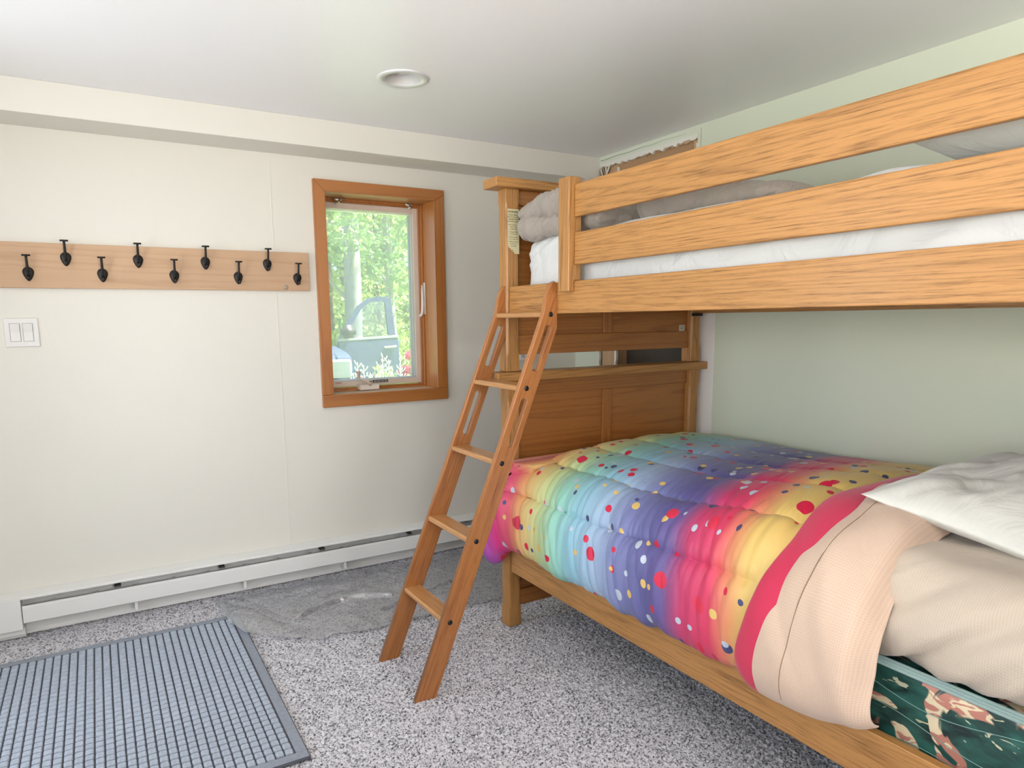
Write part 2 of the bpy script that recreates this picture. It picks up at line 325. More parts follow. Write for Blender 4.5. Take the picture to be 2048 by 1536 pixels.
def floral():
    m, nt, N, L, p = newmat('green_floral_ticking'); tc = N.new('ShaderNodeTexCoord')
    def nz(sc, det, rot, seed, dist=.5):
        mp = N.new('ShaderNodeMapping'); mp.inputs['Scale'].default_value = sc; mp.inputs['Rotation'].default_value = rot; mp.inputs['Location'].default_value = (seed, seed*.7, seed*1.3); L.new(tc.outputs['Object'], mp.inputs[0])
        n = N.new('ShaderNodeTexNoise'); n.inputs['Scale'].default_value = 1; n.inputs['Detail'].default_value = det; n.inputs['Distortion'].default_value = dist; L.new(mp.outputs[0], n.inputs['Vector']); return n.outputs[0]
    def ramp(src, a, b, ca, cb):
        r = N.new('ShaderNodeValToRGB'); r.color_ramp.elements[0].position = a; r.color_ramp.elements[1].position = b; r.color_ramp.elements[0].color = ca; r.color_ramp.elements[1].color = cb; L.new(src, r.inputs[0]); return r.outputs[0]
    base = ramp(nz((14, 14, 30), 5, (.6, 0, 0), 2), .35, .68, (.003, .016, .015, 1), (.025, .125, .10, 1))
    W = (1, 1, 1, 1); K = (0, 0, 0, 1)
    fl = ramp(nz((6, 6, 7.5), 3, (.5, 0, 0), 5.1, 1.2), .565, .58, K, W)
    st = ramp(nz((14, 14, 34), 4, (-.7, 0, 0), 7.3, 1.5), .66, .675, K, W)
    inn = ramp(nz((16, 16, 30), 4, (-.5, 0, 0), 9.3, 1.5), .50, .54, (.46, .19, .14, 1), (.70, .58, .38, 1))
    def mix(f, a, b):
        x = N.new('ShaderNodeMix'); x.data_type = 'RGBA'; L.new(f, x.inputs['Factor']); L.new(a, x.inputs['A'])
        if isinstance(b, tuple): x.inputs['B'].default_value = b
        else: L.new(b, x.inputs['B'])
        return x.outputs['Result']
    c = mix(st, base, (.52, .50, .33, 1)); c = mix(fl, c, inn); L.new(c, p.inputs['Base Color']); p.inputs['Roughness'].default_value = .5
    return m
m_floral = floral()

def carpetm():
    m, nt, N, L, p = newmat('grey_carpet_pile'); tc = N.new('ShaderNodeTexCoord')
    n = N.new('ShaderNodeTexVoronoi'); n.inputs['Scale'].default_value = 190; L.new(tc.outputs['Object'], n.inputs['Vector'])
    n2 = N.new('ShaderNodeTexNoise'); n2.inputs['Scale'].default_value = 150; n2.inputs['Detail'].default_value = 3; L.new(tc.outputs['Object'], n2.inputs['Vector'])
    s = N.new('ShaderNodeSeparateColor'); L.new(n.outputs['Color'], s.inputs[0])
    ad = N.new('ShaderNodeMath'); ad.operation = 'MULTIPLY_ADD'; ad.inputs[1].default_value = .45; L.new(s.outputs[0], ad.inputs[0]); L.new(n2.outputs[0], ad.inputs[2])
    cr = N.new('ShaderNodeValToRGB'); e = cr.color_ramp; e.elements[0].position = .50; e.elements[0].color = (.080, .09, .10, 1); e.elements[1].position = .82; e.elements[1].color = (.74, .715, .75, 1)
    x = e.elements.new(.62); x.color = (.43, .41, .435, 1); L.new(ad.outputs[0], cr.inputs[0]); L.new(cr.outputs[0], p.inputs['Base Color'])
    p.inputs['Roughness'].default_value = 1; p.inputs['Specular IOR Level'].default_value = .1; p.inputs['Sheen Weight'].default_value = .3
    b = N.new('ShaderNodeBump'); b.inputs['Strength'].default_value = .8; b.inputs['Distance'].default_value = .006; L.new(ad.outputs[0], b.inputs['Height']); L.new(b.outputs[0], p.inputs['Normal'])
    return m
m_carpet = carpetm()
m_mat = plain('blue_grey_mat', (.42, .465, .54), .95, 0, .9, 420, .25, .1, 90)
m_matg = plain('mat_groove', (.10, .105, .125), .95, 0, .5, 300, .1, .1)

# ------------------------------------------------------------------ room shell
WX = .018; LX = -3.30; FY = -4.9; H = 2.117; SY = -.205
def st(o): o['kind'] = 'structure'; return o
def boxhole(name, axis, a0, a1, u0, u1, v0, v1, holes, mat):
    """wall slab with rectangular holes; axis = thickness axis, (u,v) the other two"""
    us = sorted({u0, u1, *[h[0] for h in holes], *[h[1] for h in holes]}); vs_ = sorted({v0, v1, *[h[2] for h in holes], *[h[3] for h in holes]})
    bm = bmesh.new()
    def solid(i, j):
        if not (0 <= i < len(us)-1 and 0 <= j < len(vs_)-1): return False
        cu = (us[i]+us[i+1])/2; cv = (vs_[j]+vs_[j+1])/2
        return not any(h[0] < cu < h[1] and h[2] < cv < h[3] for h in holes)
    def P(a, u, v): return (a, u, v) if axis == 'x' else (u, a, v)
    def q(*ps): bm.faces.new([bm.verts.new(p) for p in ps])
    for i in range(len(us)-1):
        for j in range(len(vs_)-1):
            if not solid(i, j): continue
            A, B_, C, D = us[i], us[i+1], vs_[j], vs_[j+1]
            for a in (a0, a1): q(P(a, A, C), P(a, B_, C), P(a, B_, D), P(a, A, D))
            if not solid(i-1, j): q(P(a0, A, C), P(a1, A, C), P(a1, A, D), P(a0, A, D))
            if not solid(i+1, j): q(P(a0, B_, C), P(a1, B_, C), P(a1, B_, D), P(a0, B_, D))
            if not solid(i, j-1): q(P(a0, A, C), P(a1, A, C), P(a1, B_, C), P(a0, B_, C))
            if not solid(i, j+1): q(P(a0, A, D), P(a1, A, D), P(a1, B_, D), P(a0, B_, D))
    bmesh.ops.remove_doubles(bm, verts=bm.verts, dist=1e-5)
    return st(link(name, frombm(bm), mat))
boxhole('wall_back', 'y', 0, .22, LX-.12, 1.6, -.2, 2.4, [(-1.475, -.875, .88, 1.871)], m_wall)
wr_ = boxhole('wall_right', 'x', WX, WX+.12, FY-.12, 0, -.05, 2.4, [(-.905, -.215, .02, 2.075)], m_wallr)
boxhole('wall_left', 'x', LX-.12, LX, FY-.12, 0, -.05, 2.4, [(-1.38, -.62, .02, 1.95), (-4.4, -2.2, .78, 1.98)], m_wall)
boxhole('wall_front', 'y', FY-.12, FY, LX, WX+.12, -.05, 2.4, [(-1.95, -.65, .72, 1.98)], m_wall)
fl = st(box('floor', LX-.1, 1.6, FY-.1, 0, -.10, -.012, m_carpet, None, 0))
st(box('ceiling', LX-.12, 1.6, FY-.12, .22, H, H+.2, m_ceil, None, 0))
st(box('trim_1', LX, WX, SY, 0, 2.0, H, m_wall, None, .002))           # boxed soffit over the window wall
st(box('trim_2', -1.7, -1.697, -.0012, 0.001, .19, 2.0, m_wall, None, 0))   # drywall seam
# carpet pile, knotty yarn ends in real relief
nx, ny = 680, 500; X = np.linspace(LX, WX, nx); Y = np.linspace(-2.5, 0, ny); gx, gy = np.meshgrid(X, Y, indexing='ij')
rs = np.random.RandomState(3); jx = gx+rs.uniform(-.0016, .0016, gx.shape); jy = gy+rs.uniform(-.0016, .0016, gx.shape)
hz = rs.uniform(-.5, .5, gx.shape)*.007+vn(gx*90, gy*90, 1)*.0016+vn(gx*7, gy*7, 2)*.0012
pile = link('carpet_pile', fastmesh(np.stack([jx, jy, hz-.003], -1).reshape(-1, 3), gridfaces(nx, ny)), m_carpet, fl); pile['kind'] = 'stuff'
nx, ny = 260, 200; X = np.linspace(LX, WX, nx); Y = np.linspace(FY, -2.5, ny); gx, gy = np.meshgrid(X, Y, indexing='ij')
hz = rs.uniform(-.5, .5, gx.shape)*.006-.003
p2 = link('carpet_pile', fastmesh(np.stack([gx, gy, hz], -1).reshape(-1, 3), gridfaces(nx, ny)), m_carpet, fl); p2['kind'] = 'stuff'

# cavity behind the cut opening in the right wall
m_cav = plain('dark_cavity_board', (.045, .03, .02), .8, 0, .3, 40, .2); m_cavr = plain('red_brown_board', (.10, .022, .012), .6, 0, .3, 40, .2)
m_cavg = plain('grey_green_board', (.10, .115, .085), .8)
st(box('wall_cavity', 1.25, 1.31, -1.05, .0, -.05, 2.3, m_cav, None, 0))
box('cavity_board', 1.15, 1.2, -.62, -.30, .0, 2.1, m_cavr, bpy.data.objects['wall_cavity'], .002)
box('cavity_board', .55, .60, -1.04, -.66, .0, 2.1, m_cavg, bpy.data.objects['wall_cavity'], .002)
st(box('wall_cavity_side', WX+.12, 1.31, -1.10, -1.05, -.05, 2.3, m_cavg, None, 0))
m_stud = wood('stud_pine', 'z', (.50, .33, .19), (.36, .21, .11), ring=5, pore=.1, rough=.7)
m_studx = wood('stud_pine_y', 'y', (.40, .24, .12), (.25, .13, .06), ring=5, pore=.1, rough=.7)
box('stud', WX+.014, WX+.10, -.342, -.232, .0, 2.075, m_stud, wr_, .002)
box('stud', WX+.014, WX+.10, -.902, -.868, .0, 2.075, m_stud, wr_, .002)
box('header', WX+.012, WX+.11, -.868, -.342, 2.010, 2.078, m_studx, wr_, .002)
box('header', WX+.02, WX+.06, -.868, -.342, 1.95, 2.004, plain('header_grey', (.24, .2, .17), .8), wr_, .002)
m_gyp = plain('gypsum', (.72, .70, .62), .9, 0, .6, 60, .08)
m_paper = plain('torn_paper', (.42, .29, .17), .9, 0, .8, 50, .3)
def ragged(name, pts_a, pts_b, x0, x1, mat):   # strip between two y-z polylines
    n = len(pts_a); vs = []; fs = []
    for x in (x0, x1):
        for a in pts_a: vs.append((x, *a))
        for a in pts_b: vs.append((x, *a))
    for i in range(n-1):
        fs += [(i, i+1, n+i+1, n+i), (2*n+i, 3*n+i, 3*n+i+1, 2*n+i+1), (i, 2*n+i, 2*n+i+1, i+1), (n+i, n+i+1, 3*n+i+1, 3*n+i)]
    fs += [(0, n, 3*n, 2*n), (n-1, 3*n-1, 4*n-1, 2*n-1)]
    bm = bmesh.new(); bm.from_mesh(mesh(vs, fs)); return link(name, frombm(bm), mat, wr_)
rr = random.Random(4); ys_ = [-.215-.69*i/40 for i in range(41)]
ragged('torn_drywall_edge', [(y, 2.080) for y in ys_], [(y, 2.066-.010*rr.random()-(.006 if rr.random() < .2 else 0)) for y in ys_], WX-.002, WX+.012, m_gyp)
ragged('torn_paper', [(y, 2.072) for y in ys_], [(y, 2.062-.012*rr.random()) for y in ys_], WX+.002, WX+.013, m_paper)
zs_ = [.02+2.02*i/90 for i in range(91)]
def raggedv(y, s, mat, nm, x0=WX-.001, x1=WX+.012, amp=.006):
    A = [(y, z) for z in zs_]; B_ = [(y+s*(.004+amp*rr.random()), z) for z in zs_]; ragged(nm, A, B_, x0, x1, mat)
raggedv(-.215, -1, m_gyp, 'torn_drywall_edge'); raggedv(-.352, -1, m_gyp, 'torn_drywall_edge', WX+.0, WX+.014, .012); raggedv(-.905, 1, m_gyp, 'torn_drywall_edge')
# knife score line in the paint above the opening
m_score = plain('pencil_score', (.16, .19, .18), .8)
ragged('score_line', [(-.215-.62*i/20, 2.0985-.002*math.sin(i*1.1)) for i in range(21)], [(-.215-.62*i/20, 2.096-.002*math.sin(i*1.1)+.0022*(i/20)) for i in range(21)], WX-.0012, WX+.001, m_score)
ragged('score_line', [(-.925, 2.102), (-.925, 2.0)], [(-.9265, 2.102), (-.9265, 2.0)], WX-.0012, WX+.001, m_paper)
# loose paper shreds at the corner
for k in range(6):
    y = -.222-.012*k; pts = [(WX-.003-.006*math.sin(i*.9+k), y+.004*math.sin(i*1.3+k), 2.06-.018*i) for i in range(7)]
    tube('paper_shred', pts, [.004, .005, .003, .004, .003, .003, .001], m_gyp if k % 2 else m_paper, wr_, 5)
# smoothed plaster patch where the wall resumes
m_patch = plain('joint_compound', (.80, .76, .72), .5, 0, .15, 60, .02)
box('plaster_patch', WX-.0025, WX+.001, -1.045, -.907, .02, 1.9, m_patch, wr_, .0012, 1)
# left glass door and rear window (both outside the frame, the room's daylight)
def frame_opening(name, axis, a0, a1, u0, u1, v0, v1, wd, mat, nmul=1):
    t = bpy.data.objects.new(name, None); COL.objects.link(t); t.location = (a0, u0, v0) if axis == 'x' else (u0, a0, v0); t['kind'] = 'structure'
    def b(nm, U0, U1, V0, V1, m=mat, d=(a0, a1)):
        if axis == 'x': box(nm, d[0], d[1], U0, U1, V0, V1, m, t, .002)
        else: box(nm, U0, U1, d[0], d[1], V0, V1, m, t, .002)
    b('frame_stile', u0, u0+wd, v0, v1); b('frame_stile', u1-wd, u1, v0, v1); b('frame_rail', u0+wd, u1-wd, v0, v0+wd); b('frame_rail', u0+wd, u1-wd, v1-wd, v1)
    for k in range(1, nmul+1 if nmul > 1 else 1): 
        c = u0+(u1-u0)*k/(nmul+1); b('mullion', c-wd/2, c+wd/2, v0+wd, v1-wd)
    mid = (a0+a1)/2; b('pane', u0+wd, u1-wd, v0+wd, v1-wd, m_glass, (mid-.002, mid+.002)); return t
frame_opening('door_1', 'x', LX-.08, LX-.03, -1.38, -.62, .28, 1.95, .05, m_white)
box('door_slab', LX-.08, LX-.03, -1.38, -.62, .02, .28, m_white, bpy.data.objects['door_1'], .003)
frame_opening('window_2', 'y', FY-.08, FY-.03, -1.95, -.65, .72, 1.98, .05, m_white, 1)
frame_opening('added_fill_window', 'x', LX-.08, LX-.03, -4.4, -2.2, .78, 1.98, .05, m_white, 2)  # unseen window in the left wall, added to bring in fill light

# ------------------------------------------------------------------ window_1
W1 = bpy.data.objects.new('window_1', None); COL.objects.link(W1); W1.location = (-1.175, 0, .9); W1['kind'] = 'structure'
ox0, ox1, oz0, oz1 = -1.510, -.838, .839, 1.906; ix0, ix1, iz0, iz1 = -1.457, -.893, .898, 1.853; cx0, cx1, cz0, cz1 = ix0+.002, ix1-.002, iz0+.002, iz1-.002
fx, fz = fir('x'), fir('z'); fd = -.018
prism('casing_board', [(ox0, cz0), (cx0, cz0), (cx0, cz1), (ox0, oz1)], 'y', fd, 0, fz, W1, .0012)
prism('casing_board', [(ox1, cz0), (cx1, cz0), (cx1, cz1), (ox1, oz1-.022)], 'y', fd, 0, fz, W1, .0012)
prism('casing_board', [(ox0+.001, oz1), (ox1, oz1), (ox1, oz1-.021), (cx1, cz1+.001), (cx0, cz1+.001)], 'y', fd, 0, fx, W1, .0012)
box('casing_board', ox0, ox1, fd-.003, 0, oz0, cz0-.0008, fx, W1, .002)
for a in ((ix0-.02, ix0, iz0-.02, iz1+.02, 'z'), (ix1, ix1+.02, iz0-.02, iz1+.02, 'z'), (ix0, ix1, iz1, iz1+.02, 'x')):
    box('jamb', a[0], a[1], 0, .215, a[2], a[3], fir(a[4]), W1, .001)
sill = box('sill', ix0, ix1, 0, .215, iz0-.02, iz0, wood('fir_sill', 'x', (.66, .50, .36), (.5, .34, .2), ring=4, pore=.1), W1, .001)
def ring(name, x0, x1, z0, z1, wd, y0, y1, mat, par, bev=.0012):
    bm = bmesh.new()
    for b in ((x0, x0+wd, y0, y1, z0, z1), (x1-wd, x1, y0, y1, z0, z1), (x0+wd, x1-wd, y0, y1, z0, z0+wd), (x0+wd, x1-wd, y0, y1, z1-wd, z1)): bxbm(bm, *b)
    bmesh.ops.bevel(bm, geom=bm.edges[:], offset=bev, segments=1, affect='EDGES'); return link(name, frombm(bm), mat, par)
ring('wood_stop', ix0, ix1, iz0, iz1, .017, .150, .21, fir('z'), W1)
ring('wood_stop', ix0+.0, ix1-.0, iz0, iz1, .009, .132, .150, fir('z'), W1)
m_scrf = plain('screen_frame_beige', (.72, .60, .50), .45)
sf = ring('screen_frame', ix0+.017, ix1-.017, iz0+.022, iz1-.017, .027, .158, .172, m_scrf, W1)
box('screen_mesh', ix0+.044, ix1-.044, .1645, .1655, iz0+.049, iz1-.044, m_screen, sf, 0)
ring('sash_frame', ix0+.022, ix1-.022, iz0+.025, iz1-.022, .030, .178, .212, m_whitep, W1)
box('glazing_seal', ix1-.060, ix1-.052, .182, .2, iz0+.055, iz1-.052, m_seal, W1, .001)
box('pane', ix0+.05, ix1-.05, .192, .197, iz0+.053, iz1-.05, m_glass, W1, 0)
# screen clips under the head jamb
for cx in (-1.357, -.983):
    bm = bmesh.new(); tube('', [(cx-.022, .098, 1.846), (cx-.006, .094, 1.839), (cx+.014, .094, 1.842), (cx+.026, .098, 1.848)], [.004, .006, .006, .003], None, bm=bm, n=8)
    c = link('screen_clip', frombm(bm), m_chrome, W1, True); lathe('thumb_knob', [(.0, -.016), (.009, -.016), (.0105, -.012), (.0105, -.006), (.006, -.004), (.004, .008)], (cx+.002, .092, 1.836), m_chrome, c, 20)
# crank
m_cr = plain('crank_almond', (.80, .70, .62), .3)
cb = box('crank_base', -1.283, -1.176, .095, .150, .900, .928, m_cr, W1, .006, 3)
tube('crank_arm', [(-1.225, .10, .925), (-1.24, .085, .942), (-1.262, .075, .956), (-1.282, .07, .965), (-1.296, .07, .972)], [.008, .0075, .006, .005, .006], m_cr, cb, 12)
lathe('crank_knob', [(0, .030), (.009, .030), (.011, .024), (.008, .015), (.0065, .0), (.0075, -.006), (0, -.006)], (-1.298, .068, .972), plain('knob_tan', (.62, .42, .33), .35), cb, 20)
# sash lock lever on the right jamb
lv = tube('lock_lever', [(-.902, .138, 1.44), (-.905, .130, 1.40), (-.907, .124, 1.35), (-.909, .122, 1.31), (-.910, .126, 1.288), (-.914, .138, 1.276), (-.918, .15, 1.285)], [.005, .0065, .007, .0075, .008, .008, .005], m_cr, W1, 12)
box('lock_slot', -.8965, -.8945, .112, .150, 1.285, 1.452, m_whitep, W1, .001)
st_ = box('sticker', -1.19, -1.105, .156, .158, .931, .945, m_black, W1, 0); st_['label'] = 'black safety sticker with grey print'
mg = plain('print_grey', (.5, .5, .5), .6)
for k in range(3): boxes('print_line', [(-1.186+.02*j, -1.169+.02*j, .1552, .156, .9335+.0038*k, .9353+.0038*k) for j in range(4)], mg, st_, 0)
s2 = boxes('print_line', [(-1.22+.009*j, -1.213+.009*j, .1562, .158, .935, .940) for j in range(3)], m_black, W1, 0)
s3 = boxes('print_line', [(-1.39+.008*j, -1.384+.008*j, .1562, .158, .937, .941) for j in range(4)], plain('print_red', (.45, .12, .08), .6), W1, 0)

# ------------------------------------------------------------------ coat rack
rack = thing('coat_rack', 'long pale oak board on the wall with nine black iron hooks', 'coat rack', (-2.2, 0, 1.40))
box('board', -3.05, -1.548, -.019, 0, 1.3945, 1.568, m_board, rack, .0015)
kn = lathe('knot', [(0, -.0006), (.012, -.0006), (.013, .0006)], (-1.66, -.019, 1.41), wood('knot_wood', 'x', (.42, .32, .24), (.3, .2, .12)), rack, 20, 'y')
hx = [(-2.641, 0), (-2.512, 1), (-2.390, 0), (-2.257, 1), (-2.124, 0), (-1.997, 1), (-1.865, 0), (-1.736, 1), (-1.604, 0)]
def hookmesh():
    bm = bmesh.new()
    # top prong rising outwards to a flat T head, and the small lower prong
    tube('', [(0, -.003, -.030), (0, -.012, -.020), (0, -.022, .000), (0, -.030, .028), (0, -.034, .044)], [.006, .0055, .005, .0045, .0045], None, bm=bm, n=8)
    a = bmesh.ops.create_cube(bm, size=1)['verts']
    for v in a: v.co = Vector((v.co.x*.028, -.034+v.co.y*.010, .046+v.co.z*.006))
    tube('', [(0, -.006, -.028), (0, -.020, -.043), (0, -.031, -.044), (0, -.036, -.034)], [.006, .0055, .0055, .005], None, bm=bm, n=8)
    return frombm(bm)
def platemesh():
    n = 28; vs = [(0, -.011, .0)]; fs = []
    for k, (rad, d) in enumerate(((.35, -.0105), (.7, -.008), (.92, -.005), (1, 0))):
        for i in range(n):
            a = 2*math.pi*i/n; s = math.sin(a); c = math.cos(a)
            xx = .0195*c*(1-.35*max(0, -s)**1.2); zz = (.021 if s > 0 else .034)*s
            vs.append((xx*rad, d, zz*rad-.016))
    vs[0] = (0, -.011, -.016)
    for i in range(n): fs.append((0, 1+i, 1+(i+1) % n))
    for k in range(3):
        for i in range(n): a = 1+k*n+i; b = 1+k*n+(i+1) % n; fs.append((a, a+n, b+n, b))
    return mesh(vs, fs)
hm = hookmesh(); pm = platemesh(); hm.materials.append(m_dark); pm.materials.append(m_dark)
for me_ in (hm, pm): me_.polygons.foreach_set('use_smooth', [True]*len(me_.polygons))
for x, upq in hx:
    h = bpy.data.objects.new('hook', hm); COL.objects.link(h); h.parent = rack; h.location = Vector((x, -.019, 1.530 if upq else 1.470))-rack.location
    q = bpy.data.objects.new('hook_plate', pm); COL.objects.link(q); q.parent = h

# ------------------------------------------------------------------ light switch, outlet
sw = thing('light_switch', 'white two-gang rocker light switch plate below the coat rack', 'light switch', (-2.685, 0, 1.222))
box('cover_plate', -2.741, -2.628, -.0065, 0, 1.167, 1.279, m_whitep, sw, .003, 3)
for a, b in ((-2.722, -2.689), (-2.680, -2.647)):
    bm = bmesh.new()
    for bb in ((a-.0012, a, -.0072, -.0055, 1.188, 1.259), (b, b+.0012, -.0072, -.0055, 1.188, 1.259), (a, b, -.0072, -.0055, 1.188, 1.1892), (a, b, -.0072, -.0055, 1.2578, 1.259)): bxbm(bm, *bb)
    link('rocker_gap', frombm(bm), m_seal, sw)
    prism('rocker', [(-.0055, 1.1895), (-.0085, 1.1895), (-.0068, 1.2235), (-.0105, 1.2575), (-.0055, 1.2575)], 'x', a+.0006, b-.0006, m_whitep, sw, .0008)
th = thing('wall_thermostat', 'small white thermostat box on the wall behind the bunk bed foot', 'thermostat', (-.33, 0, 1.05))
box('housing', -.386, -.292, -.022, 0, 1.024, 1.10, m_whitep, th, .003)
boxes('vent_slot', [(-.372+.008*k, -.368+.008*k, -.0226, -.021, 1.040, 1.060) for k in range(3)], m_seal, th, 0)

# ------------------------------------------------------------------ recessed light
DL = (-1.398, -.830, H)
dl = thing('recessed_light', 'round white recessed ceiling light, unlit', 'ceiling light', DL)
lathe('trim_ring', [(.093, 0), (.0925, -.004), (.088, -.006), (.066, -.004), (.064, -.001), (.066, .0)], DL, plain('satin_trim', (.70, .69, .68), .35, .2), dl, 64)
lathe('baffle', [(.065, -.002), (.061, .012), (.056, .030), (.050, .045)], (DL[0], DL[1], H), plain('baffle_white', (.55, .53, .49), .4), dl, 64)
lathe('lens', [(0, .022), (.03, .024), (.046, .030), (.050, .045), (.0, .046)], DL, plain('frosted_lens', (.85, .85, .86), .12), dl, 48)
# the ceiling is opened for the can
cl = bpy.data.objects['ceiling']; cutm = bmesh.new(); bmesh.ops.create_cone(cutm, cap_ends=True, segments=48, radius1=.0655, radius2=.0655, depth=.12)
cut = link('cutter', frombm(cutm), None); cut.location = (DL[0], DL[1], H)
bo = cl.modifiers.new('b', 'BOOLEAN'); bo.object = cut; bo.operation = 'DIFFERENCE'; bo.solver = 'EXACT'
bpy.context.view_layer.update(); dg = bpy.context.evaluated_depsgraph_get(); nm_ = bpy.data.meshes.new_from_object(cl.evaluated_get(dg)); cl.modifiers.clear(); cl.data = nm_; bpy.data.objects.remove(cut)

# ------------------------------------------------------------------ baseboard heater
ht = thing('baseboard_heater', 'long white electric baseboard heater under the window', 'heater', (-1.4, 0, 0))
hx0, hx1 = -2.784, -.012
prism('back_panel', [(-.001, .004), (-.016, .004), (-.016, .012), (-.010, .02), (-.010, .165), (-.001, .18)], 'x', hx0, hx1, m_white, ht)
prism('top_cover', [(0, .1835), (-.010, .1835), (-.058, .1745), (-.066, .170), (-.066, .1655), (-.0635, .1655), (-.0635, .168), (-.055, .172), (0, .180)], 'x', -3.06, hx1, m_white, ht)
prism('front_panel', [(-.067, .140), (-.0735, .138), (-.0745, .132), (-.0735, .071), (-.068, .066), (-.050, .066), (-.050, .068), (-.0665, .069), (-.0715, .074), (-.0715, .135), (-.067, .137)], 'x', hx0+.003, hx1, m_white, ht)
box('end_cap', -3.06, hx0, -.0755, 0, .044, .1735, m_white, ht, .002)
prism('end_cap_base', [(0, .004), (-.045, .004), (-.055, .020), (-.055, .046), (0, .046)], 'x', -3.06, hx0+.004, m_white, ht)
lathe('screw', [(0, -.003), (.0035, -.003), (.0045, 0)], (-2.87, -.0555, .035), m_gray, ht, 12, 'y')
box('heating_element', hx0+.01, hx1-.02, -.058, -.018, .085, .127, m_gray, ht, .001)
box('damper', hx0+.03, hx1-.01, -.062, -.0595, .128, .1375, plain('damper_dark', (.09, .08, .075), .6), ht, 0)
for x in (-2.67, -2.519, -2.369, -2.225, -2.08, -1.929, -1.772, -1.622, -1.464, -1.31, -1.16, -1.01, -.86):
    boxes('clip', [(x-.010, x+.010, -.064, -.054, .135, .141), (x-.004, x+.006, -.062, -.056, .141, .1455)], m_gray, ht, .0008)
for x in (-2.44, -2.02, -1.555, -1.09):
    prism('bracket_hook', [(-.012, .172), (-.020, .1465), (-.050, .1420), (-.050, .1465), (-.024, .151), (-.016, .172)], 'x', x-.016, x+.010, plain('hook_dark', (.12, .115, .11), .5, .4), ht, .0005)
for x in (-2.38, -1.93, -1.45): box('support_foot', x-.006, x+.006, -.062, -.012, .030, .064, m_white, ht, .001)
vt = boxes('embossed_print', [(-2.86-.012*k, -2.853-.012*k, -.05+.010*r_, -.045+.010*r_, .1762+.0018*r_, .1772+.0018*r_) for k in range(8) for r_ in range(3)], m_gray, ht, 0)

# ------------------------------------------------------------------ door mat
dm = thing('door_mat', 'blue-grey ribbed entrance mat with small raised blocks on the carpet', 'mat', (-2.45, -.85, 0))
mx0, mx1, my0, my1 = -2.93, -2.0, -1.415, -.288
box('rubber_base', mx0, mx1, my0, my1, .001, .0085, m_matg, dm, .002)
bd = .034
boxes('border', [(mx0+.003, mx1-.003, my0+.003, my0+bd, .008, .0115), (mx0+.003, mx1-.003, my1-bd, my1-.003, .008, .0115), (mx0+.003, mx0+bd, my0+bd, my1-bd, .008, .0115), (mx1-bd, mx1-.003, my0+bd, my1-bd, .008, .0115)], plain('mat_border', (.28, .305, .35), .9, 0, .8, 300, .2, .1, 80), dm, .0015)
px_, py_ = .0265, .0300; cols_ = int((mx1-mx0-2*bd)/px_); rows_ = int((my1-my0-2*bd)/py_)
def blockbm(bm, cx, cy, sx, sy):
    z0, z1 = .0075, .0150; r = []
    for z, f in ((z0, 1), (z1-.0022, .97), (z1, .80)):
        r.append([bm.verts.new((cx+a*sx*f, cy+b*sy*f, z)) for a, b in ((-1, -.75), (-.8, -1), (.8, -1), (1, -.75), (1, .75), (.8, 1), (-.8, 1), (-1, .75))])
    for k in range(2):
        for i in range(8): bm.faces.new((r[k][i], r[k][(i+1) % 8], r[k+1][(i+1) % 8], r[k+1][i]))
    bm.faces.new(r[2])
bm = bmesh.new(); blockbm(bm, 0, 0, .0112, .0122); bmesh.ops.recalc_face_normals(bm, faces=bm.faces); bme = bpy.data.meshes.new('block'); bm.to_mesh(bme); bm.free(); bme.materials.append(m_mat)
cells = []
for i in range(cols_):
    for j in range(rows_):
        cx = mx1-bd-.004-px_*(i+.5)+.0; cy = my0+bd+py_*(j+.5)+.002*math.sin(i*1.7)
        cells.append((math.hypot(cx-CAM[0], cy-CAM[1]), cx, cy))
cells.sort(); bm = bmesh.new()
for k, (d_, cx, cy) in enumerate(cells):
    if k < 298:
        o = bpy.data.objects.new('raised_block', bme); COL.objects.link(o); o.parent = dm; o.location = Vector((cx, cy, 0))-dm.location; o.rotation_euler = (0, 0, rr.uniform(-.06, .06))
    else: blockbm(bm, cx, cy, .0112, .0122)
for me_ in (bme,): me_.update()
o = link('raised_blocks', frombm(bm), m_mat, dm); o['kind'] = 'stuff'

# ------------------------------------------------------------------ plastic film on the carpet
outline = [(-2.03, -.085), (-2.045, -.27), (-2.035, -.42), (-1.93, -.58), (-1.80, -.70), (-1.62, -.735), (-1.35, -.74), (-1.12, -.735), (-.95, -.74), (-.72, -.72), (-.60, -.60), (-.60, -.09)]
nx, ny = 240, 120; X = np.linspace(-2.06, -.6, nx); Y = np.linspace(-.76, -.085, ny); gx, gy = np.meshgrid(X, Y, indexing='ij')
lowb = np.interp(gx[:, 0], [-2.06, -2.02, -1.93, -1.80, -1.62, -1.35, -1.12, -.95, -.6], [-.40, -.52, -.60, -.705, -.73, -.745, -.735, -.75, -.72])+vn(X*22, X*0, 5)*.008
gy = -.085+(gy+.085)/(.675)*(-.085-lowb)[:, None]
h = .010+.010*np.abs(vn(gx*7+gy*3, gy*9-gx*2, 3))+.007*np.abs(vn(gx*19+gy*8, gy*17, 6))+.003*np.abs(vn(gx*45, gy*50, 8))
rid = np.exp(-((gy+.46+.05*np.sin(gx*9))/.013)**2)*sstep((gx+1.86)/.1)*sstep((-1.30-gx)/.1)*.026
rid2 = np.exp(-((gy+.58-.3*(gx+1.4))/.012)**2)*sstep((gx+1.55)/.1)*sstep((-1.0-gx)/.1)*.022
flap = np.exp(-(((gx+2.0)/.07)**2+((gy+.40)/.12)**2))*.030
ps = link('plastic_sheet', fastmesh(np.stack([gx, gy, h+rid+rid2+flap], -1).reshape(-1, 3), gridfaces(nx, ny)), m_film, None, True)
setp(ps, 'clear crinkled plastic film lying on the carpet between mat and bunk bed', 'plastic sheet')

